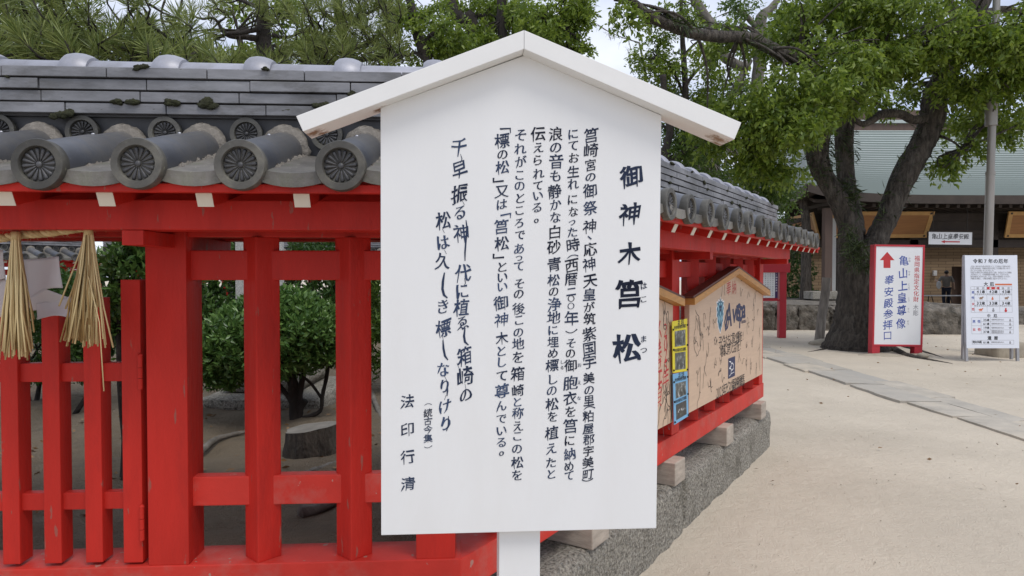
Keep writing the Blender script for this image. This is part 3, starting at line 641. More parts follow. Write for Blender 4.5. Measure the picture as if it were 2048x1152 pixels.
# rough granite foundation under the fences
def rough_box(name, m, x0, x1, y0, y1, z0, z1, amp, seed, step=0.05, Mx=None, round_=0.02):
    rr = random.Random(seed); bm = bmesh.new(); bmesh.ops.create_cube(bm, size=1)
    for v in bm.verts: v.co = Vector((x0 + (v.co.x + .5) * (x1 - x0), y0 + (v.co.y + .5) * (y1 - y0), z0 + (v.co.z + .5) * (z1 - z0)))
    for ax_, ln in ((0, x1 - x0), (1, y1 - y0), (2, z1 - z0)):
        n = max(1, int(ln / step))
        ed = [e for e in bm.edges if abs(abs((e.verts[1].co - e.verts[0].co).normalized()[ax_]) - 1) < 0.01]
        bmesh.ops.subdivide_edges(bm, edges=ed, cuts=n, use_grid_fill=True)
    bm.normal_update()
    from mathutils import noise
    for v in bm.verts:
        p = v.co.copy(); n_ = v.normal
        k = noise.noise(p * 6 + Vector((seed * 7.1, 0, 0))) * 0.6 + noise.noise(p * 17 + Vector((0, seed * 3.3, 0))) * 0.4
        ex = sum(1 for a, b, c in ((p.x, x0, x1), (p.y, y0, y1), (p.z, z0, z1)) if min(abs(a - b), abs(a - c)) < 1e-4)
        v.co = p + n_ * (k * amp - (round_ * (ex - 1) if ex > 1 else 0))
    me = bpy.data.meshes.new(name); bm.to_mesh(me); bm.free(); me.polygons.foreach_set('use_smooth', [True] * len(me.polygons))
    me.materials.append(M[m]); return me
def stone(label, frame, yaw, args, seed):
    o = link('foundation_stone', rough_box('foundation_stone', 'granite', *args, 0.020, seed, 0.035), None, frame, (0, 0, yaw))
    return tag(o, label, 'foundation stone', 'rough granite foundation stones')
stone('long rough granite block under the right fence, nearest the notice board post', CORNER, YR, (-0.35, 2.09, -0.055, 0.45, -0.1, 0.312), 1)
stone('long rough granite block under the far end of the right fence', CORNER, YR, (2.10, 4.40, -0.045, 0.45, -0.1, 0.312), 2)
for i in range(3):
    tag(link('foundation_stone', rough_box('foundation_stone', 'granite', -0.02 - 1.9 * (i + 1), -0.04 - 1.9 * i, -0.05, 0.45, -0.1, 0.312, 0.016, 5 + i, 0.07), None, CORNER, (0, 0, YL)),
        'rough granite block under the left fence and gate', 'foundation stone', 'rough granite foundation stones')

# ================================================================== gate leaf
gx1 = lx(287, 900, 0.02); gate = thing('gate', 'red slatted gate leaf hinged to the post left of the notice board', 'gate', ML @ Vector((gx1, 0, 0)), (0, 0, YL))
bw, st_ = 0.053, lx(120, 900, 0.02) - lx(37, 900, 0.02)
MB().bb(-0.062, -0.002, 0.012, 0.075, 0.572, 1.482).build('stile', 'red', gate, bevel=0.003)
for k in range(7):
    x1 = lx(205, 900, 0.02) - gx1 - st_ * k
    MB().bb(x1 - bw, x1, 0.014, 0.078, 0.575, 1.425).build('bar', 'red', gate, bevel=0.003)
xl = lx(205, 900, 0.02) - gx1 - st_ * 7
MB().bb(xl - 0.07, xl - 0.005, 0.012, 0.075, 0.572, 1.482).build('stile', 'red', gate, bevel=0.003)
for z0, z1 in ((1.155, 1.215), (0.742, 0.797)): MB().bb(xl - 0.01, -0.061, 0.028, 0.064, z0, z1).build('rail', 'red', gate, bevel=0.003)
for z in (1.185, 0.700):
    b = MB(); b.tube([(0.0, 0.004, z - 0.052), (0.0, 0.004, z - 0.018)], 0.0075, 10); b.tube([(0, 0.004, z - 0.0165), (0, 0.004, z + 0.0165)], 0.0075, 10); b.tube([(0, 0.004, z + 0.018), (0, 0.004, z + 0.052)], 0.0075, 10)
    b.blob((0, 0.004, z + 0.055), 0.0085, 8, 6, 0); b.build('hinge', 'red', gate, smooth=True, sharp=40)

# ================================================================== straw rope, tassels, paper
rp_pts = [at_y(u, v, 1.985) for u, v in ((-260, 462), (-150, 480), (-60, 484), (0, 477), (40, 470), (85, 467), (125, 462), (165, 456), (215, 449))]
def smooth_path(pts, n):
    out = []; k = len(pts)
    for i in range(k - 1):
        p0, p1, p2, p3 = pts[max(i - 1, 0)], pts[i], pts[i + 1], pts[min(i + 2, k - 1)]
        for j in range(n):
            t = j / n; out.append(0.5 * ((2 * p1) + (p2 - p0) * t + (2 * p0 - 5 * p1 + 4 * p2 - p3) * t * t + (3 * p1 - p0 - 3 * p2 + p3) * t ** 3))
    return out + [pts[-1]]
pa = smooth_path(rp_pts, 14); b = MB()
for s in range(3):
    q = []
    for i, p in enumerate(pa):
        t = (pa[min(i + 1, len(pa) - 1)] - pa[max(i - 1, 0)]).normalized(); n1 = t.cross(Vector((0, 0, 1))).normalized(); n2 = t.cross(n1); an = i * 0.55 + s * 2.094
        q.append(p + (n1 * math.cos(an) + n2 * math.sin(an)) * 0.0062)
    b.tube(q, 0.0068, 7, a=0.25 + 0.2 * s)
hr = random.Random(4)
for _ in range(160):
    i = hr.randrange(1, len(pa) - 1); p = pa[i]; d = Vector((hr.gauss(0, 1), hr.gauss(0, .5), hr.gauss(0, 1))).normalized() * hr.uniform(0.012, 0.028)
    b.tube([p, p + d], [0.0007, 0.0003], 3, a=0.5)
tag(b.build('straw_rope', 'straw', smooth=True), 'twisted sacred straw rope slung under the eave beam at the gate', 'rope')
def tassel(label, top, length, spread, n, seed, extra=None, skew=0.0):
    rr = random.Random(seed); b = MB(); W = 0.5 * (lx(1, 500, 0) - lx(0, 500, 0))
    for _ in range(n):
        an = rr.uniform(0, 2 * math.pi); q = math.sqrt(rr.random()); ox, oy = math.cos(an) * q, math.sin(an) * q
        ln = length * (rr.uniform(0.93, 1.03) if rr.random() < .88 else rr.uniform(0.6, 0.9)); kx, ky = rr.gauss(0, .005), rr.gauss(0, .005); sx = spread * ox * rr.uniform(0.8, 1.1) + skew * length; sy = spread * 0.5 * oy
        pts = [(ox * 0.010, oy * 0.010, 0.01), (ox * 0.013, oy * 0.012, -0.02), (ox * 0.016 + sx * 0.12, oy * 0.014 + sy * 0.1, -0.3 * ln), (ox * 0.012 + sx * 0.5 + rr.gauss(0, .002), oy * 0.01 + sy * 0.5 + ky, -0.65 * ln), (sx + rr.gauss(0, .004) + kx, sy + ky, -ln)]
        b.tube(pts, [0.0015, 0.0019, 0.0023, 0.0024, 0.0026], 5, a=min(1, max(0, rr.gauss(0.5, 0.4))))
    if extra: b.tube([(spread * 0.15, -0.02, -0.4 * length), (extra[0] * 0.8, -0.022, -0.8 * length), (extra[0], -0.022, -extra[1])], [0.0016, 0.0017, 0.0018], 5, a=0.75)
    b.tube([(0, 0, 0.012), (0, 0, -0.012)], 0.0125, 10, a=0.3)
    o = b.build('straw_tassel', 'straw', smooth=True, loc=top); return tag(o, label, 'straw tassel', 'straw tassels on the rope')
u_ = 1.96 / F_PX
tassel('straw tassel at the very left of the photo, tied where the rope sags', at_y(32, 472, 1.96), 240 * u_, 40 * u_, 80, 3)
tassel('straw tassel beside the gate post with one stalk hanging lower than the rest', at_y(177, 462, 1.96), 227 * u_, 47 * u_, 72, 8, (36 * u_, 318 * u_), skew=-0.045)
def sheet(b, corners, Y, bulge, n=10, sag=0.0):
    c = [at_y(u, v, y) for (u, v), y in zip(corners, Y)]; vs = []
    for i in range(n + 1):
        for j in range(n + 1):
            s, t = i / n, j / n; p = (c[0].lerp(c[1], s)).lerp(c[3].lerp(c[2], s), t)
            vs.append(p + Vector((0, bulge * math.sin(math.pi * s * 1.3 + t * 1.4) , sag * math.sin(math.pi * s) * t)))
    fs = [(i * (n + 1) + j, (i + 1) * (n + 1) + j, (i + 1) * (n + 1) + j + 1, i * (n + 1) + j + 1) for i in range(n) for j in range(n)]
    b.add(vs, fs)
def paper(label, sheets):
    root = thing('paper_streamer', label, 'paper streamer', (0, 0, 0), group='white paper streamers on the rope')
    for cs, Y, bu, sg in sheets:
        b = MB(); sheet(b, cs, Y, bu, sag=sg); o = b.build('paper_fold', 'paper', root, smooth=True)
        md = o.modifiers.new('t', 'SOLIDIFY'); md.thickness = 0.0006
    return root
paper('folded white paper streamer hanging between the two straw tassels', [
    (((46, 519), (122, 513), (130, 576), (50, 603)), (2.06, 2.03, 2.02, 2.05), 0.012, 0.014),
    (((52, 600), (91, 577), (172, 607), (60, 622)), (2.05, 2.03, 2.05, 2.06), 0.004, 0.0),
    (((72, 607), (146, 592), (168, 644), (70, 640)), (2.045, 2.035, 2.02, 2.03), 0.010, 0.016)])
paper('white paper streamer cut by the left edge of the photo behind the first tassel', [
    (((-30, 497), (10, 500), (16, 557), (-26, 565)), (2.05, 2.04, 2.03, 2.04), 0.01, 0.0),
    (((-26, 562), (14, 556), (40, 622), (-20, 640)), (2.05, 2.04, 2.05, 2.05), 0.008, 0.0)])

# ================================================================== inside the enclosure
from mathutils import noise as mn
mb = MB(); hexp = [Vector((-0.30, 2.42)), Vector((1.9, 5.9)), Vector((1.4, 12.2)), Vector((-7.6, 12.3)), Vector((-9.8, 8.0)), Vector((-5.9, 2.1))]
def inside(x, y):
    for i in range(6):
        a, b_ = hexp[i], hexp[(i + 1) % 6]
        if (b_.x - a.x) * (y - a.y) - (b_.y - a.y) * (x - a.x) < 0: return False
    return True
nxx, nyy = 170, 150; idx = {}
for j in range(nyy):
    for i in range(nxx):
        x = -9.8 + 11.8 * i / (nxx - 1); y = 2.1 + 10.2 * (j / (nyy - 1)) ** 1.6
        if inside(x, y):
            p = Vector((x, y, 0)); h = 0.055 * mn.noise(p * 1.4) + 0.022 * mn.noise(p * 4.0) + 0.012 * mn.noise(p * 11.0) - 0.035 * max(0, mn.noise(p * 2.6 + Vector((9, 0, 0)))) 
            idx[(i, j)] = len(mb.v); mb.v.append((x, y, 0.49 + h + 0.03 * min(1, max(0, (y - 2.8) / 2))))
for (i, j), a in idx.items():
    if all(k in idx for k in ((i + 1, j), (i, j + 1), (i + 1, j + 1))): mb.f.append((a, idx[(i + 1, j)], idx[(i + 1, j + 1)], idx[(i, j + 1)]))
struct(mb.build('enclosure_ground', 'dirt', smooth=True))
# roots snaking over the earth
def root(pts, r, label):
    b = MB(); q = smooth_path([Vector(p) for p in pts], 8); n = len(q)
    b.tube(q, [r * (1 - 0.6 * i / n) for i in range(n)], 7, jit=0.2); return tag(b.build('tree_root', 'barkgrey', smooth=True), label, 'root', 'roots over the enclosure earth')
g = lambda u, v, z=0.50: at_z(u, v, z)
root([g(400, 905), g(430, 880), g(470, 868), g(500, 862)], 0.022, 'thin root crossing the earth between the gate post and the next post')
root([g(550, 958), g(600, 955), g(650, 935), g(700, 922), g(760, 915)], 0.028, 'root curling round the front of the cut stump')
root([g(600, 1025), g(640, 1015), g(690, 1000), g(740, 1010)], 0.03, 'low root in the earth just behind the second post')
root([g(745, 790), g(752, 810), g(765, 850), g(760, 880)], 0.025, 'root on the earth at the left edge of the notice board')
# cut stump
b = MB(); n = 28; sc = g(623, 905); vs = []; prof = [(0.172, -0.08), (0.163, 0.03), (0.150, 0.08), (0.147, 0.143)]; rr_ = random.Random(9)
wob = [1 + 0.07 * math.sin(3 * 2 * math.pi * j / n + 1) + 0.04 * math.sin(7 * 2 * math.pi * j / n) for j in range(n)]
stump = thing('tree_stump', 'low sawn tree stump with a grey cut top, seen between the second and third posts', 'stump', sc)
for r, z in prof: vs += [(r * wob[j] * math.cos(2 * math.pi * j / n), r * 0.85 * wob[j] * math.sin(2 * math.pi * j / n), z + 0.02 * math.cos(2 * math.pi * j / n) * (z > 0.1)) for j in range(n)]
b.add(vs, [(k * n + j, k * n + (j + 1) % n, (k + 1) * n + (j + 1) % n, (k + 1) * n + j) for k in range(3) for j in range(n)]); b.build('bark', 'bark', stump, smooth=True)
b = MB(); vs = [(0.1465 * wob[j] * math.cos(2 * math.pi * j / n), 0.1465 * 0.85 * wob[j] * math.sin(2 * math.pi * j / n), 0.1435 + 0.02 * math.cos(2 * math.pi * j / n)) for j in range(n)]
b.add(vs + [(0, 0, 0.1445)], [(j, (j + 1) % n, n) for j in range(n)]); b.build('cut_top', 'stumpcut', stump)
# granite stele on two steps
t = thing('stone_pillar', 'pale granite pillar on stone steps behind the clipped bush', 'stone pillar', (0, 0, 0))
xa, xb = at_y(470, 560, 5.3).x, at_y(564, 560, 5.3).x
MB().bb(xa, xb, 5.3, 5.36, 0.72, 2.3).build('shaft', 'granitepale', t, bevel=0.01)
xa2, xb2 = at_y(386, 800, 4.85).x, at_y(641, 800, 4.85).x
link('step', rough_box('step', 'granite', xa2, xb2, 4.85, 6.0, 0.40, 0.60, 0.008, 21, 0.08), t)
link('step', rough_box('step', 'granite', xa2 + 0.10, xb2 - 0.22, 5.05, 5.9, 0.60, 0.725, 0.008, 22, 0.08), t)

# ------------------------------------------------------------------ leaves
def leaves(name, P, D, size, aspect, m, parent, droop=0.0, seed=0, fold=0.25, loc=None):
    g_ = np.random.default_rng(seed); n = len(P); D = D / np.linalg.norm(D, axis=1, keepdims=True)
    rnd = g_.normal(size=(n, 3)); S_ = np.cross(D, rnd); S_ /= np.linalg.norm(S_, axis=1, keepdims=True); U = np.cross(S_, D)
    sz = size * g_.uniform(0.7, 1.25, (n, 1)); wd = sz * aspect * 0.5
    a = P; c = P + D * sz; mid = P + D * sz * 0.45
    l = mid + S_ * wd + U * wd * fold; r = mid - S_ * wd + U * wd * fold
    V = np.stack([a, l, c, r], 1).reshape(-1, 3).astype(np.float32)
    me = bpy.data.meshes.new(name); me.vertices.add(4 * n); me.vertices.foreach_set('co', V.ravel())
    F = np.arange(4 * n).reshape(n, 4); tri = np.stack([F[:, [0, 1, 2]], F[:, [0, 2, 3]]], 1).reshape(-1, 3)
    me.loops.add(tri.size); me.loops.foreach_set('vertex_index', tri.ravel().astype(np.int32))
    me.polygons.add(len(tri)); me.polygons.foreach_set('loop_start', np.arange(0, tri.size, 3, dtype=np.int32)); me.polygons.foreach_set('loop_total', np.full(len(tri), 3, np.int32))
    me.update(calc_edges=True); me.validate()
    at = me.attributes.new('var', 'FLOAT', 'FACE'); vv = np.clip(g_.beta(1.6, 1.8, n), 0, 1).astype(np.float32); at.data.foreach_set('value', np.repeat(vv, 2))
    me.materials.append(M[m]); return link(name, me, parent, loc)
def spray_points(blobs, per, spread, seed, hang=0.5, shell=0.55, keep=1.0, flat=0.6, clump=0):
    g_ = np.random.default_rng(seed); PP = []; DD = []
    if clump:                                             # break every mass into many small layered clumps
        nb = []
        for c, r, n in blobs:
            k = max(3, int(n / clump))
            for _ in range(k):
                d = g_.normal(size=3); d /= np.linalg.norm(d); q = g_.random() ** 0.45
                f = g_.uniform(0.22, 0.42); rm = (r[0] * r[1] * r[2]) ** (1 / 3)
                nb.append((tuple(np.array(c) + d * q * np.array(r) * 0.95), (rm * f * 1.25, rm * f * 1.25, rm * f * 0.62), max(4, int(n / k * g_.uniform(.6, 1.4)))))
        blobs = nb
    for c, r, n in blobs:
        d = g_.normal(size=(n, 3)); d /= np.linalg.norm(d, axis=1, keepdims=True)
        q = (shell + (1 - shell) * g_.random((n, 1))) ** 0.8; base = np.array(c) + d * q * np.array(r)
        # uneven clump: drop sprays in patches
        nz = np.array([mn.noise(Vector(b_) * 1.6 / max(0.25, min(r)) * 0.55) for b_ in base]); ok = nz > -0.12 - keep * 0.25
        base, d = base[ok], d[ok]; n2 = len(base)
        if not n2: continue
        td = d * np.array([1, 1, flat]) + g_.normal(size=(n2, 3)) * 0.5; td[:, 2] -= hang; td /= np.linalg.norm(td, axis=1, keepdims=True)
        k = np.linspace(0.1, 1, per)[None, :, None]
        P = base[:, None, :] + td[:, None, :] * k * spread; P[:, :, 2] -= (k[..., 0] ** 2) * spread * 0.25 * hang
        dirs = td[:, None, :] * 0.6 + g_.normal(size=(n2, per, 3)) * 0.75; dirs[:, :, 2] -= hang * 0.5
        P = P + g_.normal(size=P.shape) * spread * 0.10
        PP.append(P.reshape(-1, 3)); DD.append(dirs.reshape(-1, 3))
    return np.concatenate(PP), np.concatenate(DD)
def blobpx(u, v, Y, ru, rv, n, ry=None):
    c = at_y(u, v, Y); k = Y / F_PX; return ((c.x, c.y, c.z), (ru * k, (ry or ru) * k, rv * k), n)
def limb(b, pts, n=10, sub=6, jit=0.06):            # pts: (point, radius)
    P_ = [Vector(p) for p, r in pts]; q = smooth_path(P_, sub); rs = []
    for i in range(len(pts) - 1):
        for j in range(sub): rs.append(pts[i][1] + (pts[i + 1][1] - pts[i][1]) * j / sub)
    rs.append(pts[-1][1]); b.tube(q, rs, n, jit=jit); return b
def lp(u, v, Y, w): return (at_y(u, v, Y), w * Y / F_PX / 2)
def twigs(b, blobs, base, n, r, seed):               # branchlets from a limb end into the clumps
    rr = random.Random(seed)
    for c, rad, _ in blobs:
        for _ in range(n):
            e = Vector(c) + Vector((rr.uniform(-1, 1) * rad[0], rr.uniform(-1, 1) * rad[1], rr.uniform(-1, 1) * rad[2])) * 0.8
            s = min(base, key=lambda p: (p - e).length); m_ = s.lerp(e, 0.5) + Vector((rr.gauss(0, .1), rr.gauss(0, .1), 0.08 * (e - s).length)) 
            b.tube(smooth_path([s, m_, e], 4), [r * (1 - 0.09 * i) for i in range(9)], 5)

# clipped bush with several dark stems
bush = thing('clipped_bush', 'rounded clipped evergreen bush on dark bare stems behind the posts', 'bush', (0, 0, 0))
b = MB(); f0 = at_z(600, 835, 0.5)
for pts in ([(590, 845, 22), (588, 800, 20), (584, 760, 22), (570, 730, 14), (545, 690, 8)], [(596, 840, 14), (600, 790, 12), (606, 755, 12), (620, 700, 7)], [(604, 838, 10), (640, 822, 8), (645, 790, 8), (655, 740, 8), (650, 690, 5)], [(642, 795, 6), (620, 765, 6), (592, 745, 5)], [(590, 815, 12), (570, 785, 9), (545, 755, 8), (500, 720, 6)], [(610, 800, 16), (600, 820, 14), (598, 845, 16)], [(655, 740, 6), (672, 700, 4)]):
    limb(b, [lp(u, v, 4.55, w_) for u, v, w_ in pts], 8, 5, 0.12)
b.build('stems', 'barkdark', bush, smooth=True)
bl = [blobpx(545, 680, 4.55, 120, 72, 1250, 130), blobpx(455, 705, 4.5, 66, 60, 620, 80), blobpx(620, 668, 4.5, 60, 52, 640, 80), blobpx(450, 745, 4.5, 52, 22, 190, 60), blobpx(640, 712, 4.5, 45, 18, 150, 60), blobpx(560, 620, 4.6, 70, 30, 420, 80)]
P_, D_2 = spray_points(bl, 9, 0.055, 11, hang=-0.55, shell=0.72, keep=2.0, flat=1.0)
leaves('foliage', P_, D_2, 0.047, 0.40, 'leafD', bush, seed=3)

def shrub(label, blobs, n_stem, m, size, seed, per=10, spread=0.08, aspect=0.42, hang=-0.3, z0=0.5, shell=0.5, group='evergreen shrubs inside the enclosure'):
    t = thing('evergreen_shrub', label, 'shrub', (0, 0, 0), group=group); b = MB(); rr = random.Random(seed)
    c0 = Vector(blobs[0][0])
    for i in range(n_stem):
        c, r, _ = blobs[i % len(blobs)]; e = Vector(c) + Vector((rr.uniform(-.5, .5) * r[0], rr.uniform(-.5, .5) * r[1], 0.2 * r[2]))
        s = Vector((c[0] * 0.6 + c0.x * 0.4 + rr.uniform(-.05, .05), c[1] * 0.6 + c0.y * 0.4, z0 - 0.05))
        b.tube(smooth_path([s, s.lerp(e, 0.5) + Vector((rr.gauss(0, .05), rr.gauss(0, .05), 0)), e], 4), [0.02 - 0.0017 * k for k in range(9)], 6)
    b.build('stems', 'barkdark', t, smooth=True)
    P_, D_ = spray_points(blobs, per, spread, seed, hang=hang, shell=shell, keep=1.6, flat=1.0); leaves('foliage', P_, D_, size, aspect, m, t, seed=seed); return t
shrub('leafy green shrub close behind the gate post', [blobpx(262, 560, 3.3, 34, 60, 150), blobpx(240, 650, 3.35, 26, 50, 100), blobpx(272, 515, 3.3, 18, 22, 45)], 5, 'leafC', 0.048, 31)
shrub('dark glossy shrub behind the paper streamer', [blobpx(120, 620, 5.0, 60, 56, 300), blobpx(130, 575, 5.2, 30, 26, 90), blobpx(170, 670, 5.0, 50, 56, 240)], 4, 'leafC', 0.05, 32)
shrub('dark shrub low behind the gate bars', [blobpx(60, 700, 5.2, 70, 60, 300), blobpx(150, 720, 5.4, 50, 40, 160)], 4, 'leafC', 0.045, 33)
shrub('dark tree-like shrub behind the main post filling the gap above the bush', [blobpx(425, 560, 6.8, 60, 110, 560), blobpx(400, 640, 6.6, 50, 70, 280), blobpx(440, 480, 6.9, 40, 50, 180)], 4, 'leafC', 0.06, 34)
shrub('dark shrub right of the granite pillar', [blobpx(630, 560, 7.6, 65, 60, 420), blobpx(700, 600, 7.4, 60, 60, 330), blobpx(640, 500, 8.0, 60, 26, 190)], 4, 'leafC', 0.06, 35)
shrub('green shrub at the left edge of the notice board behind the third post', [blobpx(765, 600, 5.8, 40, 80, 260), blobpx(770, 690, 5.6, 34, 60, 170), blobpx(820, 560, 6.2, 60, 90, 300)], 4, 'leafB', 0.05, 36)
shrub('dark shrub filling the openings of the right fence', [((0.9, 6.6, 1.2), (0.6, 0.6, 0.7), 420), ((0.3, 5.6, 1.1), (0.5, 0.5, 0.6), 300), ((1.2, 7.6, 1.4), (0.6, 0.6, 0.8), 350)], 5, 'leafC', 0.06, 37)

# ================================================================== votive plaques on the right fence
def YM(y): return MR @ Matrix.Translation((0, y, 0))
def plaque(label, xm, half, seed, mirror):
    yf = -0.05; M1 = YM(yf); zb = on_plane(M1, 1378, 826)[1]; zs = on_plane(M1, 1377, 607)[1]; za = on_plane(M1, 1470, 549)[1]
    t = thing('votive_plaque', label, 'votive plaque', MR @ Vector((xm, 0, 0)), (0, 0, YR), 'house shaped votive plaques on the right fence')
    MB().prism([(-half, zb), (half, zb), (half, zs), (0.03, za), (-half, zs)], yf, yf + 0.03).build('board', 'plywood', t, bevel=0.001)
    sl = (za - zs) / half; o = 0.055
    for s in (-1, 1):
        pts = [(0, za + 0.004), (s * (half + o), zs - sl * o + 0.004), (s * (half + o), zs - sl * o + 0.044), (0, za + 0.044)]
        if s > 0: pts = [(p[0] + 0.0005, p[1]) for p in pts]
        MB().prism(pts, yf - 0.05, yf + 0.03).build('roof_strip', 'amber', t, bevel=0.001)
        pts = [(0, za + 0.0445), (s * (half + o + 0.01), zs - sl * (o + 0.01) + 0.0445), (s * (half + o + 0.01), zs - sl * (o + 0.01) + 0.058), (0, za + 0.058)]
        if s > 0: pts = [(p[0] + 0.0005, p[1]) for p in pts]
        MB().prism(pts, yf - 0.045, yf + 0.025).build('roof_cap', 'amberdark', t)
    return t, yf, M1
def scribble(wr, x, z, s, rr, wd=0.004):
    wd = 0.0042
    for _ in range(rr.choice((2, 2, 3))):
        p = [(x + rr.uniform(-.5, .5) * s * 0.5, z + rr.uniform(0.1, .8) * s)]; an = rr.uniform(-2.2, -0.9)
        for k in range(rr.randint(3, 5)):
            an += rr.uniform(-1.6, 1.6); l = s * rr.uniform(0.25, 0.6)
            p.append((p[-1][0] + math.cos(an) * l * 0.55, p[-1][1] + math.sin(an) * l))
        q = smooth_path([Vector((a_, b_, 0)) for a_, b_ in p], 7); wr.stroke([(a_.x, a_.y) for a_ in q], wd)
xa, xb = on_plane(YM(-0.05), 1378, 800)[0], on_plane(YM(-0.05), 1524, 760)[0]
xm = (xa + xb) / 2; half = (xb - xa) / 2
t, yf, M1 = plaque('house shaped plywood votive plaque with a blue crest, a red heading and many signatures', xm, half, 1, False)
def pq(u, v): p = on_plane(M1, u, v); return (p[0] - xm, p[1])
wr = Writing(yf - 0.001)
for c, u, v in (('奉', 1457, 577), ('納', 1468, 575)):
    x, z = pq(u, v); wr.ch(c, x, z, 0.125, 0.105, THIN, a=0)
wr.build('dedication_lettering', 'redprint', t)
# crest: a stylised long shield of dark and pale plates on a white outline
cx, ct = pq(1440.5, 597); _, cb = pq(1440.5, 666); hh = ct - cb; cw = 0.105
def cp_(pts): return [(cx + a * cw, cb + b_ * hh) for a, b_ in pts]
outline = [(0, 0), (0.18, 0.10), (0.36, 0.17), (0.50, 0.30), (0.62, 0.33), (0.60, 0.45), (0.78, 0.52), (0.70, 0.62), (0.82, 0.72), (0.66, 0.80), (0.78, 0.90), (0.45, 0.90), (0.42, 0.96), (0.14, 0.92), (0.0, 1.04)]
full = outline + [(-a, b_) for a, b_ in outline[-2:0:-1]]
wr = Writing(yf - 0.0008); wr.poly(cp_([(a * 1.14, (b_ - 0.5) * 1.06 + 0.5) for a, b_ in full])); wr.build('crest_outline', 'crestwhite', t)
wr = Writing(yf - 0.0014); wr.poly(cp_([(a * 0.95, (b_ - 0.5) * 0.97 + 0.5) for a, b_ in full])); wr.build('crest_plate', 'teal', t)
wr = Writing(yf - 0.0020)
for s in (-1, 1):
    for pg in ([(0.10, 0.25), (0.24, 0.36), (0.22, 0.52), (0.06, 0.44)], [(0.34, 0.36), (0.46, 0.42), (0.44, 0.55), (0.32, 0.50)], [(0.52, 0.55), (0.64, 0.62), (0.56, 0.70)], [(0.36, 0.62), (0.58, 0.78), (0.50, 0.84), (0.30, 0.72)], [(0.12, 0.80), (0.34, 0.84), (0.32, 0.88), (0.08, 0.86)], [(0.04, 0.10), (0.14, 0.16), (0.10, 0.22)]):
        pp = [(s * a, b_) for a, b_ in pg]; wr.poly(cp_(pp if s > 0 else pp[::-1]))
wr.poly(cp_([(0, 0.46), (0.10, 0.56), (0, 0.64), (-0.10, 0.56)])); wr.build('crest_panels', 'tealpale', t)
wr = Writing(yf - 0.0024); wr.poly(cp_([(-0.26, 0.72), (0.26, 0.72), (0.20, 0.79), (-0.20, 0.79)])); wr.poly(cp_([(0, 0.12), (0.07, 0.26), (0, 0.40), (-0.07, 0.26)])); wr.poly(cp_([(-0.16, 0.63), (0.16, 0.63), (0.16, 0.70), (-0.16, 0.70)])); wr.build('crest_bars', 'navy', t)
# team name in slanted brush letters
wr = Writing(yf - 0.0012)
for c, u0, u1, v0, v1 in (('A', 1451, 1464, 607, 652), ('v', 1464, 1473, 618, 645), ('i', 1472, 1476, 610, 640), ('s', 1474, 1481, 607, 642), ('p', 1479, 1485, 612, 655), ('a', 1484, 1491, 610, 636)):
    (x0, za_), (x1, zb_) = pq(u0, v0), pq(u1, v1); vs, fs = glyph(c, HEAVY); a0, a1 = vs.min(0), vs.max(0)
    X = x0 + (vs[:, 0] - a0[0]) / (a1[0] - a0[0]) * (x1 - x0); Z = zb_ + (vs[:, 1] - a0[1]) / (a1[1] - a0[1]) * (za_ - zb_); X = X + 0.10 * (Z - (za_ + zb_) / 2)
    wr.k += 1; wr.mb.add([(p, wr.y - (wr.k % 5) * 4e-5, q_) for p, q_ in zip(X, Z)], fs, 0)
x, z = pq(1455, 634); wr.stroke([(x + 0.05, z + 0.06), (x - 0.02, z + 0.04), (x - 0.07, z - 0.03), (x - 0.05, z - 0.085), (x + 0.0, z - 0.07), (x + 0.05, z + 0.0)], 0.022)
x, z = pq(1487, 643); wr.line('FUKUOKA', x, z, 0.030, 0.022, HEAVY)
x0, z0 = pq(1456, 755); x1, z1 = pq(1470, 712)
wr.rect(x0, x1, z0 - 0.01, z1); wr.build('name_lettering', 'navy', t)
wr = Writing(yf - 0.0020); w_ = x1 - x0; h_ = z1 - z0
P2 = lambda a, b_: (x0 + a * w_, z0 + b_ * h_)
for pl in ([(.1, .82), (.3, .80), (.4, .72), (.42, .55), (.25, .5), (.12, .46)], [(.42, .66), (.62, .68), (.74, .55), (.74, .36), (.5, .30), (.40, .36), (.40, .18), (.36, .10)], [(.15, .44), (.35, .42), (.42, .36)], [(.35, .12), (.85, .16)], [(.1, .05), (.35, .09)]): wr.stroke([P2(*p) for p in pl], 0.008)
wr.build('map_lines', 'crestwhite', t)
wr = Writing(yf - 0.001)
def tilted(txt, pA_, pB_, size, h):
    a, b_ = Vector(pq(*pA_)), Vector(pq(*pB_))
    for i, c in enumerate(txt): p = a.lerp(b_, i / (len(txt) - 1)); wr.ch(c, p.x, p.y, size * 0.92, h * 0.92, None, a=0)
tilted('子どもたちに夢と感動を!', (1440, 684), (1486, 671), 0.080, 0.098); tilted('地域に誇りと活力を!', (1443, 702), (1481, 690), 0.080, 0.098)
tilted('2025年アビスパ福岡必勝祈願絵馬', (1434, 786), (1487, 759), 0.072, 0.105); wr.build('slogan_lettering', 'black', t)
wr = Writing(yf - 0.001); rr = random.Random(12)
for u, v in ((1392, 640), (1398, 655), (1408, 632), (1421, 628), (1425, 650), (1389, 690), (1403, 680), (1418, 668), (1397, 720), (1415, 706), (1428, 694), (1431, 725), (1443, 722), (1393, 755), (1409, 748), (1420, 770), (1400, 790), (1443, 752), (1445, 578), (1480, 578), (1497, 590), (1510, 600), (1505, 625), (1516, 622), (1508, 650), (1497, 660), (1518, 668), (1494, 690), (1505, 685), (1518, 700), (1479, 722), (1490, 725), (1503, 735), (1512, 735)):
    scribble(wr, *pq(u, v), rr.uniform(0.06, 0.10), rr, 0.006)
wr.build('signatures', 'marker', t)
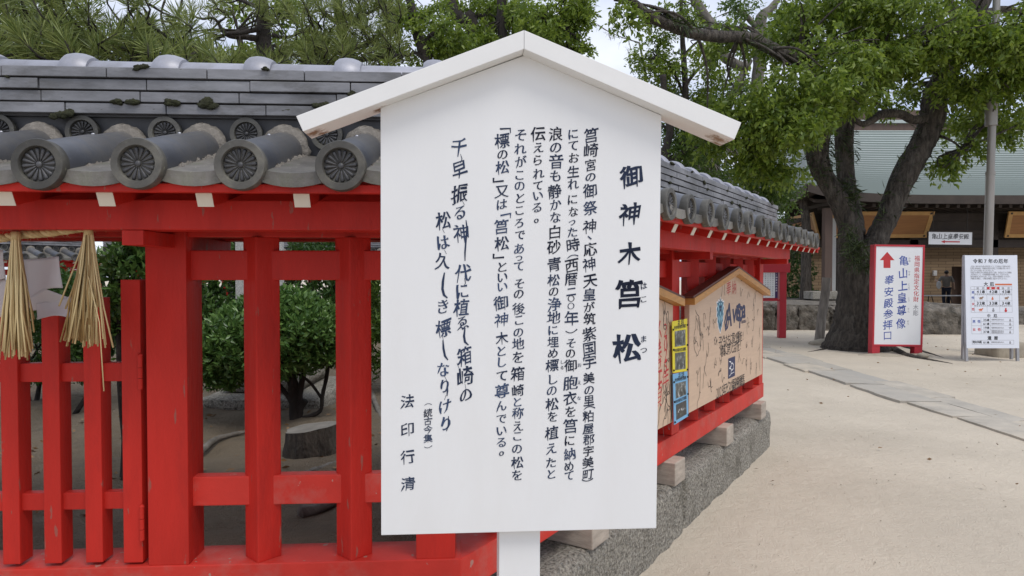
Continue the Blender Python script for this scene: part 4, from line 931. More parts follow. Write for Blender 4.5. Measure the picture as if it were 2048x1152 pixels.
# left plaque, mostly hidden by the notice board
xb2 = on_plane(YM(-0.05), 1345, 800)[0]; xm2 = xb2 - half
t, yf, M1 = plaque('house shaped plaque half hidden by the notice board, red 2025 writing down its edge', xm2, half, 2, True)
def pq2(u, v): p = on_plane(M1, u, v); return (p[0] - xm2, p[1])
wr = Writing(yf - 0.001)
for c, v in zip('2025年', (658, 685, 708, 732, 756)): x, z = pq2(1331, v); wr.ch(c, x, z, 0.105, 0.115, THIN, a=0)
for c, v in zip('必勝祈願', (668, 714, 752, 794)): x, z = pq2(1313, v); wr.ch(c, x, z, 0.16, 0.16, THIN, a=0)
wr.build('red_lettering', 'redprint', t)
wr = Writing(yf - 0.001); rr = random.Random(5)
for u, v in ((1331, 630), (1332, 640), (1338, 728), (1333, 780), (1336, 790), (1333, 830), (1335, 815), (1320, 838)): scribble(wr, *pq2(u, v), 0.10, rr, 0.006)
for _ in range(22): scribble(wr, rr.uniform(-half * 0.9, half * 0.5), rr.uniform(0.75, 1.25), 0.09, rr, 0.006)
wr.build('signatures', 'marker', t)
# the two laminated sheets tied to the post between the plaques
def notice(label, corners, colour, ph_, cap):
    Mp = YM(-0.07); c = [on_plane(Mp, *p) for p in corners]; x0 = c[0][0]
    t = thing('laminated_notice', label, 'notice', MR @ Vector((x0, -0.07, 0)), (0, 0, YR), 'laminated photo notices tied to the post')
    MB().prism([(p[0] - x0, p[1]) for p in c], 0, 0.003).build('sheet', colour, t)
    def lerp2(s, tt):
        a = [c[0][k] + (c[1][k] - c[0][k]) * s for k in (0, 1)]; b_ = [c[3][k] + (c[2][k] - c[3][k]) * s for k in (0, 1)]
        return (a[0] + (b_[0] - a[0]) * tt - x0, a[1] + (b_[1] - a[1]) * tt)
    rr = random.Random(len(label))
    for t0, t1, md in ph_:
        wr = Writing(-0.0008); wr.poly([lerp2(.14, t1), lerp2(.86, t1), lerp2(.86, t0), lerp2(.14, t0)]); ph = wr.build('photo', 'photo_dark' if md else 'photo', t)
        for m_, n_, dy in ((('photo_light', 9, 0.0020),) if md else (('photo_dark', 9, 0.0014),)):
            w2 = Writing(-dy)
            for _ in range(n_):
                s0 = rr.uniform(.16, .76); q0 = rr.uniform(t0, t1 - 0.05); ds = rr.uniform(.02, .06); dq = rr.uniform(.008, .035)
                q0 = t0 + (t1 - t0) * (rr.uniform(.35, .5) if md else rr.uniform(.5, .68)); dq = (t1 - t0) * (0.12 if md else 0.3)
                w2.k += 1; pts = [lerp2(s0, q0 + dq), lerp2(s0 + ds, q0 + dq), lerp2(s0 + ds * .8, q0), lerp2(s0 + ds * .2, q0)]
                w2.poly(pts, (w2.k % 9) * 3e-5)
            w2.build('photo_detail', m_, ph)
    wr = Writing(-0.0008)
    for s, tt, sz in ((.45, .06, .055), (.66, .06, .055)): x, z = lerp2(s, tt); wr.ch('礼拝'[int(s > .5)], x, z, sz, sz * .8, MEDIUM, a=0)
    for tt in cap:
        for k in range(12): x, z = lerp2(.14 + k * .065, tt); wr.ch('神社参拝案内記念写真撮影所'[k], x, z, 0.020, 0.022, MEDIUM, a=0)
    wr.build('caption_lettering', 'black', t)
    b = MB()
    for s, tt in ((.03, .16), (.97, .12), (.03, .55), (.97, .5), (.97, .97), (.03, .95)): x, z = lerp2(s, tt); b.blob((x, -0.003, z), 0.006, 7, 5, 0)
    b.build('tie', 'black', t)
    return t
notice('yellow laminated sheet with two photographs, tied to the red post between the plaques', [(1344.5, 643), (1374.5, 637), (1375, 742), (1346, 746)], 'yellow', ((.20, .50, ''), (.62, .95, '')), (.13, .57))
notice('light blue laminated sheet with two dark photographs, under the yellow one', [(1346, 748), (1375, 742.5), (1377, 832), (1348.5, 850)], 'blue', ((.20, .50, ''), (.62, .93, 'dark')), (.13, .56))

# ================================================================== free standing signs in the court
t = thing('notice_stand', 'red notice stand with white sheet and purple title strip past the fence end', 'notice stand', at_z(1566, 676, 0))
k = 15.8 / F_PX; o = at_z(1566, 676, 0)
def rel(u, v): p = at_y(u, v, o.y); return (p.x - o.x, p.z)
x0, z0 = rel(1562, 676); x1, z1 = rel(1576, 540)
MB().bb(-0.085, 0.075, 0, 0.15, 0, z1).build('post', 'redsign', t, bevel=0.006)
MB().bb(-0.085 - 1.02, 0.075 - 1.02, 0, 0.15, 0, z1).build('post', 'redsign', t, bevel=0.006)
xx0, zz0 = rel(1490, 545); xx1, zz1 = rel(1580, 526)
MB().bb(xx0 - 0.15, xx1, -0.02, 0.17, zz0, zz1).build('cross_beam', 'redsign', t, bevel=0.006)
a0, b0_ = rel(1500, 596); a1, b1_ = rel(1557, 533)
MB().bb(a0, a1, 0.03, 0.06, b0_ - 0.03, b1_).build('back_board', 'redsign', t)
MB().bb(a0 - 0.05, a1 + 0.04, 0.0, 0.09, b0_ - 0.07, b0_ - 0.03).build('lower_beam', 'redsign', t)
MB().bb(a0, a1 - 0.07, 0.022, 0.029, b0_, b1_ - 0.02).build('sheet', 'signwhite', t)
MB().bb(a1 - 0.069, a1 - 0.004, 0.022, 0.029, b0_, b1_ - 0.02).build('title_strip', 'purple', t)
wr = Writing(0.0214)
tx = '当社の御神木は千数百年の昔より伝えられ応神天皇の御胞衣を箱に納めて此の地に埋め松を植え標としたと云う'
for c_ in range(9):
    x = a1 - 0.12 - c_ * 0.058
    for r_ in range(13): wr.ch(tx[(c_ * 7 + r_) % len(tx)], x, b1_ - 0.075 - r_ * 0.05, 0.034, 0.034, MEDIUM, a=0)
wr.build('text_lettering', 'grey', t)
wr = Writing(0.0214)
for i, c in enumerate('筥松と御神木の由来'): wr.ch(c, a1 - 0.037, b1_ - 0.07 - i * 0.062, 0.045, 0.045, MEDIUM, a=0)
wr.build('title_lettering', 'signwhite', t)

RL, RR_ = (7.1354, 12.45, 1.0996), (0, R(0.7), 0); RM = local_matrix(RL, RR_)
t = thing('direction_sign', 'red framed white sign with a red up arrow and blue vertical writing before the tree', 'sign', RL, RR_)
hw, hh = 0.9296 / 2, 1.8788 / 2
MB().bb(-hw, hw, 0.0, 0.155, hh - 0.035, hh).build('frame', 'redsign', t, bevel=0.004)
MB().bb(-hw, hw, 0.0, 0.155, -hh, -hh + 0.035).build('frame', 'redsign', t, bevel=0.004)
for s in (-1, 1):
    MB().bb(min(s * hw, s * (hw - 0.033)), max(s * hw, s * (hw - 0.033)), 0.001, 0.154, -hh + 0.035, hh - 0.035).build('frame', 'redsign', t, bevel=0.003)
    MB().bb(min(s * hw, s * (hw - 0.145)), max(s * hw, s * (hw - 0.145)), 0.004, 0.15, -hh - 0.20, -hh - 0.001).build('leg', 'redsign', t, bevel=0.004)
MB().bb(-hw + 0.033, hw - 0.033, 0.012, 0.14, -hh + 0.035, hh - 0.035).build('face', 'signwhite', t)
RMf = RM @ Matrix.Translation((0, 0.0112, 0))
wr = Writing(0.0112)
for i, c in enumerate('亀山上皇尊像'): x, z = on_plane(RMf, 1807.5 - i * 1.1, (521, 547, 572, 596, 621, 647)[i]); wr.ch(c, x, z, 0.185, 0.20, KAISHO, a=0)
for i, c in enumerate('奉安殿参拝口'): x, z = on_plane(RMf, 1778.5 - i * 0.7, (560, 583.5, 606.5, 628.5, 649.5, 671)[i]); wr.ch(c, x, z, 0.18, 0.185, KAISHO, a=0)
wr.build('blue_lettering', 'signblue', t)
wr = Writing(0.0112)
for i, c in enumerate('福岡県指定文化財'): x, z = on_plane(RMf, 1834.5 - i * 0.35, 516.5 + i * 11.7); wr.ch(c, x, z, 0.105, 0.105, MEDIUM, a=0)
ar = [on_plane(RMf, *p) for p in ((1767, 536), (1767, 520.5), (1759.5, 520.5), (1774.5, 503.5), (1789, 520.5), (1781, 520.5), (1781, 536))]; wr.poly(ar)
wr.build('red_lettering', 'redprint', t)
wr = Writing(0.0112)
for c, v in (('木', 614.5), ('彫', 626)): x, z = on_plane(RMf, 1831.5, v); wr.ch(c, x, z, 0.105, 0.11, MEDIUM, a=0)
for c, u, v in zip('かめやまじょうこうそんぞう', (1819, 1819, 1818.5, 1818.5, 1818, 1818, 1818, 1817.5, 1817.5, 1817, 1817, 1816, 1816), (517, 522, 544, 549, 569, 573.5, 578, 596, 601, 618, 623, 643, 648)): x, z = on_plane(RMf, u, v); wr.ch(c, x, z, 0.045, 0.045, MEDIUM, a=0)
wr.build('black_lettering', 'grey', t)
def flatstone(name, label, c, r, seed, m='concrete', group=None):
    random.seed(seed); b = MB(); b.blob((0, 0, 0), r, 14, 8, 0.10); return tag(b.build(name, m, smooth=True, loc=c), label, 'stone', group)
flatstone('footing_stone', 'flat sandy footing stone under the left leg of the red framed sign', at_z(1762, 712, -0.01), (0.42, 0.20, 0.05), 1)
flatstone('footing_stone', 'flat footing stone under the right leg of the red framed sign', at_z(1836, 712, -0.01), (0.26, 0.16, 0.045), 2)
flatstone('pebble', 'small rounded stone beside the right leg of the red framed sign', at_z(1846, 711, 0.03), (0.10, 0.08, 0.05), 3)

AL, AR_ = (8.2541, 11.6, 1.0245), (R(-2.81), R(-0.06), 0); AM = local_matrix(AL, AR_)
t = thing('sandwich_board', 'white standing board with a table of ages, right of the red framed sign', 'sandwich board', AL, AR_)
hw, hh = 0.9028 / 2, 1.599 / 2
MB().bb(-hw, hw, 0.0, 0.012, -hh, hh).build('sheet', 'bluewhite', t)
for s in (-1, 1):
    x = s * (hw - 0.012); MB().bb(x - 0.022, x + 0.022, 0.0125, 0.05, -hh - 0.225, hh + 0.004).build('leg', 'steel', t, bevel=0.003)
for s in (-1, 1):
    x = s * (hw - 0.03); b = MB(); b.prism([(0.052, hh - 0.02), (0.09, hh - 0.02), (0.17, -hh - 0.20), (0.13, -hh - 0.20)], x - 0.02, x + 0.02, 'x'); b.build('leg', 'steel', t)
MB().bb(-hw, hw, 0.0125, 0.05, hh - 0.04, hh - 0.001).build('rail', 'steel', t)
AMf = AM @ Matrix.Translation((0, -0.0008, 0))
def sb(u, v): return on_plane(AMf, u, v)
# photo zoom coordinates of this board (656x1152 window at 1900,480) -> photo pixels
def zz(a, b_): return sb(1900 + a / 4.4324, 480 + b_ / 4.4308)
W = {k_: Writing(-0.0008) for k_ in ('black', 'grey', 'redprint', 'signblue', 'brownprint', 'orange')}
def put1(key, txt, a0, a1, b_, size, brush=HEAVY, hs=1.0):
    for i, c in enumerate(txt):
        if c == ' ': continue
        x, z = zz(a0 + (a1 - a0) * i / max(1, len(txt) - 1), b_); W[key].ch(c, x, z, size, size * hs, brush, a=0)
put1('black', '令和7年の厄年', 224, 495, 187, 0.082)
para = ['人生にあやまち多き年回りとして古来より慎みの年', '厄年は肉体的、精神的変化が起こり災難が多い年で', '古くからお祓いをうけました。', '当宮では数え年の男性は四十二歳、女性は三十三歳を', '大厄年として、厄除開運を祈願いたしております。', '皆々様方に於かれましても、厄年の御祓をうけられ', '大難は小難に、小難は無難に過されますように。']
for i, s in enumerate(para): put1('grey', s, 190, 190 + 14.6 * len(s), 234 + i * 18, 0.040, MEDIUM, 0.85)
put1('black', '大厄', 318, 372, 390, 0.075)
def rect(key, a0, a1, b0, b1): x0, z0 = zz(a0, b1); x1, z1 = zz(a1, b0); W[key].rect(x0, x1, z0, z1)
rect('orange', 400, 549, 387, 402); rect('redprint', 328, 438, 416, 438)
def hline(a0, a1, b_): x0, z = zz(a0, b_); x1, _ = zz(a1, b_); W['grey'].rect(x0, x1, z - 0.002, z + 0.002)
def vline(a, b0, b1): x, z0 = zz(a, b1); _, z1 = zz(a, b0); W['grey'].rect(x - 0.002, x + 0.002, z0, z1)
for b_ in (413, 439, 540, 641): hline(188, 552, b_)
for a in (188, 219, 330, 442, 552): vline(a, 413, 641)
for b_ in (688, 760, 832): hline(194, 562, b_)
for b_ in (724, 796): hline(277, 562, b_)
for a in (194, 277, 362, 562): vline(a, 688, 832)
for b_ in (888, 924): hline(196, 566, b_)
for a in (196, 280, 364, 566): vline(a, 888, 924)
put1('grey', '前厄', 246, 295, 428, 0.045); put1('grey', '後厄', 470, 520, 428, 0.045)
for k_, (row, cols) in enumerate(((458, ('41', '42', '43')), (560, ('32', '33', '34')))):
    for a, n_ in zip((246, 357, 470), cols): put1('black', n_, a, a + 24, row, 0.068, HEAVY); put1('black', '歳', a + 50, a + 50, row, 0.055); put1('grey', '年生まれの人' , a - 20, a + 70, row + 23, 0.034, HEAVY)
put1('signblue', '男', 204, 204, 464, 0.05); put1('signblue', '性', 204, 204, 512, 0.05); put1('redprint', '女', 206, 206, 566, 0.05); put1('redprint', '性', 206, 206, 614, 0.05)
put1('black', '中厄', 344, 402, 671, 0.062); put1('black', '還暦', 350, 408, 868, 0.068)
put1('signblue', '男性', 213, 258, 722, 0.055); put1('redprint', '女性', 215, 260, 793, 0.055); put1('black', '男女共通', 210, 268, 904, 0.046)
for n_, b_ in (('25', 708), ('61', 743), ('19', 777), ('37', 814), ('61', 907)): put1('black', n_, 302, 318, b_, 0.052, HEAVY); put1('black', '歳', 338, 338, b_, 0.042)
for b_ in (706, 742, 778, 807, 821, 906): put1('grey', '昭和年生まれの人', 376, 472, b_, 0.032, HEAVY)
def animal(a, b_, s, key, rr):                     # little year animals: a body, a head, legs and a tail
    x, z = zz(a, b_); w_ = W[key]
    def el(cx_, cz_, rx, rz): w_.poly([(x + cx_ * s + rx * s * math.cos(q_), z + cz_ * s + rz * s * math.sin(q_)) for q_ in [2 * math.pi * i / 10 for i in range(10)]], rr.random() * 1e-4)
    el(0, 0, .42, .24); el(.42, .22, .18, .16)
    for dx in (-.28, -.1, .15, .3): w_.stroke([(x + dx * s, z - .1 * s), (x + dx * s, z - .45 * s)], 0.1 * s)
    w_.stroke([(x - .4 * s, z), (x - .6 * s, z + .2 * s)], 0.07 * s)
rr = random.Random(2)
for a, b_, k_ in ((275, 515, 'brownprint'), (500, 515, 'brownprint'), (272, 618, 'orange')): animal(a, b_, 0.075, k_, rr)
def gourd(a, b_, s, key):
    x, z = zz(a, b_)
    for cz_, r_ in ((-.2, .28), (.2, .17)): W[key].poly([(x + r_ * s * math.cos(q_), z + cz_ * s + r_ * s * math.sin(q_)) for q_ in [2 * math.pi * i / 12 for i in range(12)]], cz_ * 1e-4)
gourd(377, 515, 0.07, 'orange'); gourd(384, 618, 0.08, 'grey'); gourd(495, 618, 0.085, 'redprint')
for b_ in (708, 743, 814, 906): gourd(533, b_, 0.06, 'grey')
animal(533, 778, 0.05, 'grey', rr)
for k_, nm in (('black', 'black_lettering'), ('grey', 'grey_lettering'), ('redprint', 'red_lettering'), ('signblue', 'blue_lettering'), ('brownprint', 'animal_pictures'), ('orange', 'orange_marks')): W[k_].build(nm, k_, t)
wr = Writing(-0.0016)
for i, c in enumerate('本厄'): x, z = zz(358 + i * 50, 428); wr.ch(c, x, z, 0.045, 0.045, HEAVY, a=0)
wr.build('white_lettering', 'crestwhite', t)
# grey pole on a block of concrete
pb = at_y(1971, 600, 12.9); pb.z = 0
t = thing('flag_pole', 'tall grey metal pole standing in a concrete block behind the white board', 'pole', pb)
top = at_y(1990, 60, 12.9) - pb
b = MB(); b.tube([Vector((0, 0, 0.1)), top.lerp(Vector((0, 0, 0.1)), 0.45)], [0.080, 0.076], 20); b.build('shaft', 'polemetal', t, smooth=True, sharp=50)
b = MB(); q0 = top.lerp(Vector((0, 0, 0.1)), 0.4495); b.tube([q0, top + Vector((0.04, 0, 1.5))], [0.068, 0.060], 20); b.build('shaft', 'polemetal', t, smooth=True, sharp=50)
b = MB(); b.tube([q0 - Vector((0, 0, .03)), q0 + Vector((0, 0, .03))], 0.083, 20); b.build('collar', 'polemetal', t, smooth=True, sharp=50)
b = MB(); b.tube([q0 + Vector((0, 0, .9)), q0 + Vector((0, 0, 1.35))], 0.105, 16); b.build('pole_box', 'polemetal', t, smooth=True, sharp=50)
link('base_block', rough_box('base_block', 'concrete', -0.36, 0.24, -0.8, -0.2, -0.05, 0.27, 0.02, 31, 0.08), t)
# old wooden stake on a flat stone
s0 = at_z(1645, 684, 0); t = thing('wooden_stake', 'weathered grey round wooden post on a flat stone left of the big tree', 'post', s0)
k = s0.y / F_PX; b = MB(); b.tube([(-0.07, 0, 0.02), (-0.02, 0, 0.55), (0.06, 0, 1.15), (0.08, 0, 1.42)], [0.105, 0.095, 0.092, 0.095], 14, jit=0.05); b.build('post', 'post', t, smooth=True, sharp=60)
flatstone('flat_stone', 'flat stone at the foot of the weathered wooden post', at_z(1650, 686, 0.03) + Vector((0.02, -0.1, 0)), (0.40, 0.22, 0.10), 6, 'concrete')

# ================================================================== shrine hall with the copper green roof
hall = thing('shrine_hall', 'dark timber shrine hall with a broad ribbed copper green roof behind the big tree', 'hall', (0, 0, 0))
XA, XB, YE, ZE = 9.16, 34.0, 21.0, 3.88
RX, RY, RZ = 11.6, 27.0, 7.22
def lift(d): return 0.40 * math.exp(-d / 1.1)
def eave_front(t): x = XA + (XB - XA) * t; return Vector((x, YE, ZE + lift(x - XA)))
def eave_left(t): y = YE + 15 * t; return Vector((XA, y, ZE + lift(y - YE) + (lift(YE + 15 - y) if t > .5 else 0)))
def curve(s): return 0.75 * s + 0.25 * s * s
rows = 30; b = MB()
def face(ef, top, nt, flip):
    ts = [(i / nt) ** 2.0 for i in range(nt + 1)]
    for r in range(rows):
        s0, s1 = r / rows, (r + 1) / rows; vs = []
        for t in ts:
            e, q = ef(t), top(t)
            for s, dz in ((s0, 0.065), (s1, 0.0)):
                p = e.lerp(q, s); p.z = e.z + (q.z - e.z) * curve(s) + dz; vs.append(p)
            p = e.lerp(q, s0); p.z = e.z + (q.z - e.z) * curve(s0) - 0.0; vs.append(p)
        fs = []
        for i in range(nt):
            a, c = 3 * i, 3 * (i + 1)
            fs += [(a, c, c + 1, a + 1), (a + 2, c + 2, c, a)] if not flip else [(a, a + 1, c + 1, c), (a + 2, a, c, c + 2)]
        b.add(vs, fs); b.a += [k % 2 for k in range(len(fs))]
face(eave_front, lambda t: Vector((RX + (XB - RX) * t, RY, RZ)), 34, False)
face(eave_left, lambda t: Vector((RX, RY + 3.2 * t, RZ)), 22, True)
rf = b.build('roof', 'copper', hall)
b = MB()                                              # thick dark eave edge
for ef, nt, nrm in ((eave_front, 40, Vector((0, -1, 0))), (eave_left, 24, Vector((-1, 0, 0)))):
    ts = [(i / nt) ** 2 for i in range(nt + 1)]; vs = []
    for t in ts:
        p = ef(t); vs += [p + nrm * 0.02 + Vector((0, 0, 0.06)), p + nrm * 0.02 - Vector((0, 0, 0.21)), p - nrm * 0.5 - Vector((0, 0, 0.10))]
    b.add(vs, [(3 * i + k, 3 * i + k + 1, 3 * i + k + 4, 3 * i + k + 3) for i in range(nt) for k in (0, 1)])
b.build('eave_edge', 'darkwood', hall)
b = MB(); b.bb(RX - 0.3, XB, RY - 0.02, RY + 1.2, RZ - 0.25, RZ + 0.27); b.build('ridge', 'brownwood', hall)
b = MB(); b.prism([(RY + 1.2, RZ + 0.1), (RY + 1.9, 3.3), (RY + 1.8, 3.3), (RY + 1.1, RZ - 0.1)], RX, XB, 'x'); b.build('rear_slope', 'darkwood', hall)  # unseen steep back, added to block sky light, kept short so back wall stays lit
b = MB(); b.bb(RX - 0.35, XB, RY - 0.10, RY + 1.25, RZ + 0.272, RZ + 0.39); b.build('ridge_cover', 'copper', hall)
b = MB(); b.bb(13.2, 16.4, RY + 0.2, RY + 1.0, RZ + 0.392, RZ + 0.85); b.build('ridge_block', 'brownwood', hall)
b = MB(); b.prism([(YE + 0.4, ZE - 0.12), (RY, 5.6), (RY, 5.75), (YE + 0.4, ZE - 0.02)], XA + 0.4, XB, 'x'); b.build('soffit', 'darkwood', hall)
for i in range(60):
    x = XA + 0.9 + i * 0.33
    if x > 24: break
    MB().bb(x - 0.05, x + 0.05, YE + 0.25, YE + 1.9, ZE - 0.30 + lift(x - XA) * 0.6, ZE - 0.20 + lift(x - XA) * 0.6).build('rafter', 'darkwood', hall)
for z0, z1, y in ((3.30, 3.55, 22.9), (2.40, 2.66, 22.85), (2.86, 3.0, 22.95)): MB().bb(10.2, XB, y, y + 0.25, z0, z1).build('beam', 'darkwood', hall)
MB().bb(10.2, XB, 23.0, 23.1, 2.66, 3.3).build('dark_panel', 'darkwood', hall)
for z0, z1 in ((3.30, 3.55), (2.40, 2.66)): MB().bb(10.0, 10.25, 23.1, 31, z0, z1).build('beam', 'darkwood', hall)
for x, y, w_, m_ in ((10.07, 21.6, 0.24, 'brownwood'), (10.55, 22.3, 0.20, 'granitepale'), (13.6, 23.0, 0.30, 'darkwood'), (16.3, 23.0, 0.30, 'darkwood'), (19.9, 23.0, 0.30, 'darkwood'), (10.3, 27.0, 0.3, 'darkwood'), (10.3, 31.0, 0.3, 'darkwood'), (23, 23, 0.3, 'darkwood'), (13.6, 28.0, .3, 'darkwood')):
    MB().bb(x - w_ / 2, x + w_ / 2, y - w_ / 2, y + w_ / 2, -0.1, 3.6).build('column', m_, hall, bevel=0.01)
MB().bb(9.45, 10.75, 21.2, 22.2, 0.70, 0.95).build('column_base', 'granite', hall, bevel=0.02)
# back wall of narrow tan bricks with a dark doorway
bm_ = bpy.data.materials.new('tan brick wall'); bm_.use_nodes = True; nt = bm_.node_tree; bt = nt.nodes.new('ShaderNodeTexBrick'); tcn = nt.nodes.new('ShaderNodeTexCoord'); mpn = nt.nodes.new('ShaderNodeMapping')
mpn.inputs['Rotation'].default_value = (R(90), 0, 0); bt.inputs['Scale'].default_value = 1.0; bt.inputs['Brick Width'].default_value = 0.7; bt.inputs['Row Height'].default_value = 0.14; bt.inputs['Mortar Size'].default_value = 0.012
bt.inputs['Color1'].default_value = (0.40, 0.285, 0.175, 1); bt.inputs['Color2'].default_value = (0.34, 0.24, 0.145, 1); bt.inputs['Mortar'].default_value = (0.16, 0.11, 0.07, 1)
nt.links.new(tcn.outputs['Object'], mpn.inputs['Vector']); nt.links.new(mpn.outputs['Vector'], bt.inputs['Vector']); nt.links.new(bt.outputs['Color'], nt.nodes['Principled BSDF'].inputs['Base Color']); nt.nodes['Principled BSDF'].inputs['Roughness'].default_value = 0.8
M['brick'] = bm_
YW = 31.6; X = lambda u: (u - 1024) / F_PX * YW
MB().bb(11.0, X(1903), YW, YW + 0.3, -0.1, 2.75).build('back_wall', 'brick', hall)
MB().bb(X(1930), XB, YW, YW + 0.3, -0.1, 2.75).build('back_wall', 'brick', hall)
MB().bb(X(1903), X(1930), YW + 0.001, YW + 0.299, 1.85, 2.75).build('back_wall', 'brick', hall)
MB().bb(X(1903) - 0.01, X(1930) + 0.01, YW + 0.31, YW + 0.4, -0.1, 1.9).build('door', 'brownwood', hall)
MB().bb(11.0, XB, YW - 0.3, YW + 0.3, 2.75, 2.95).build('beam', 'darkwood', hall)
MB().bb(X(1864), X(1871), YW - 0.12, YW - 0.002, 1.42, 1.66).build('wall_lamp', 'crestwhite', hall, bevel=0.02)
# swung-out shutters
def shutter(label, c):
    t = thing('shutter', label, 'shutter', c[3], group='shutters of the hall swung out on their hinges'); q = [Vector(p) - Vector(c[3]) for p in c]
    n_ = (q[1] - q[0]).cross(q[3] - q[0]).normalized() * 0.03
    def slab(a0, a1, b0, b1, off, th, nm, m_):
        P_ = lambda s, v: q[0].lerp(q[1], s).lerp(q[3].lerp(q[2], s), v)
        vs = [P_(a0, b0), P_(a1, b0), P_(a1, b1), P_(a0, b1)]; vs = [p + n_ * off for p in vs] + [p + n_ * (off + th) for p in vs]
        return MB().add(vs, [(0, 1, 2, 3), (7, 6, 5, 4), (0, 4, 5, 1), (1, 5, 6, 2), (2, 6, 7, 3), (3, 7, 4, 0)]).build(nm, m_, t)
    w_ = (q[1] - q[0]).length; h_ = (q[3] - q[0]).length; fx, fz = 0.14 / w_, 0.13 / h_
    slab(fx, 1 - fx, fz, 1 - fz, 0, 0.8, 'board', 'shutter')
    for s in (-1,):
        slab(0, 1, 0, fz, -0.4, 1.8, 'frame', 'shutterframe'); slab(0, 1, 1 - fz, 1, -0.4, 1.8, 'frame', 'shutterframe')
        slab(0, fx, fz, 1 - fz, -0.4, 1.8, 'frame', 'shutterframe'); slab(1 - fx, 1, fz, 1 - fz, -0.4, 1.8, 'frame', 'shutterframe')
        for k in (0.02, 0.5 - fx / 4, 1 - 0.02 - fx / 2): slab(k, k + fx / 2.2, fz * 0.25, fz * 0.75, -0.6, 2.2, 'fitting', 'brass'); slab(k, k + fx / 2.2, 1 - fz * 0.75, 1 - fz * 0.25, -0.6, 2.2, 'fitting', 'brass')
    return t
shutter('orange brown shutter swung out behind the fork of the big tree, above the hanging sign', [at_y(1664, 423, 22.1), at_y(1870, 423, 22.1), at_y(1853, 475, 22.55), at_y(1654, 476, 22.55)])
shutter('orange brown shutter cut by the right edge of the photo', [at_y(2018, 423, 22.1), at_y(2228, 423, 22.1), at_y(2208, 475, 22.55), at_y(2009, 475, 22.55)])
shutter('orange brown shutter on the hall side, above the end of the tiled fence roof', [(9.98, 26.9, 3.53), at_y(1625, 425, 22.45), at_y(1639, 478, 22.75), (10.40, 27.2, 2.70)])
HL = (14.0719, 21.7, 2.6449); HR = (0, R(0.63), 0); HM = local_matrix(HL, HR)
t = thing('hanging_sign', 'cream sign with black writing and a red left arrow hanging under the hall eave', 'sign', HL, HR)
MB().bb(-0.70, 0.70, 0.0, 0.05, -0.20, 0.20).build('board', 'signwhite', t, bevel=0.004)
for x0, x1, z0, z1 in ((-0.72, 0.72, 0.2005, 0.22), (-0.72, 0.72, -0.22, -0.2005), (-0.72, -0.7005, -0.2, 0.2), (0.7005, 0.72, -0.2, 0.2)): MB().bb(x0, x1, -0.01, 0.06, z0, z1).build('frame', 'darkwood', t)
for x in (-0.55, 0.55): b = MB(); b.tube([(x, 0.03, 0.2), (x, 0.03, 1.0)], 0.012, 6); b.build('hanger', 'brass', t)
wr = Writing(-0.0012)
for i, c in enumerate('亀山上皇奉安殿'): wr.ch(c, -0.515 + i * 0.172, 0.062, 0.175, 0.19, KAISHO, a=0)
wr.build('black_lettering', 'black', t)
wr = Writing(-0.0012); z = -0.11
wr.poly([(-0.30, z), (-0.17, z - 0.052), (-0.17, z - 0.02), (0.31, z - 0.02), (0.31, z + 0.02), (-0.17, z + 0.02), (-0.17, z + 0.052)]); wr.build('red_arrow', 'redprint', t)
# terrace, kerb stones and rocks
struct(MB().bb(5.5, 12.5, 18.55, 24.5, -0.1, 0.66).build('stone_terrace', 'stone', bevel=0.02))
struct(MB().bb(12.7, 34.0, 19.9, 21.2, -0.1, 0.34).build('stone_kerb', 'stone', bevel=0.02))
random.seed(11); xx = 5.6; k = 0
labs = ['dark rough stone of the low terrace wall beside the red notice stand', 'dark rough stone of the low terrace wall, second past the red notice stand', 'dark rough stone of the low terrace wall left of the wooden post', 'dark rough stone of the low terrace wall behind the wooden post', 'dark rough stone of the low terrace wall between wooden post and tree', 'dark rough stone of the low terrace wall hidden behind the tree foot', 'dark rough stone of the low terrace wall right of the tree foot', 'dark rough stone at the right end of the low terrace wall']
for k in range(8):
    w_ = random.uniform(0.65, 1.0)
    tag(link('terrace_stone', rough_box('terrace_stone', 'stone', -w_ * .49, w_ * .49, -0.25, 0.25, -0.40, 0.40, 0.15, 60 + k, 0.07, round_=0.10), None, (xx + w_ / 2, 18.20 + random.uniform(-.12, .12), 0.27 + random.uniform(-.08, .04)), (random.uniform(-.15, .15), random.uniform(-.16, .16), random.uniform(-.2, .2))), labs[k], 'stone', 'dark stones of the low terrace wall'); xx += w_ * 0.93
rk = at_z(1885, 668, 0)
random.seed(21); tag(link('rock', rough_box('rock', 'stone', -0.95, 0.85, -0.5, 0.5, -0.4, 0.40, 0.16, 91, 0.10, round_=0.09), None, rk + Vector((-0.12, 0.35, 0.28)), (0.05, 0.06, 0.1)), 'large brown rock on the sand between the red framed sign and the white board', 'rock')
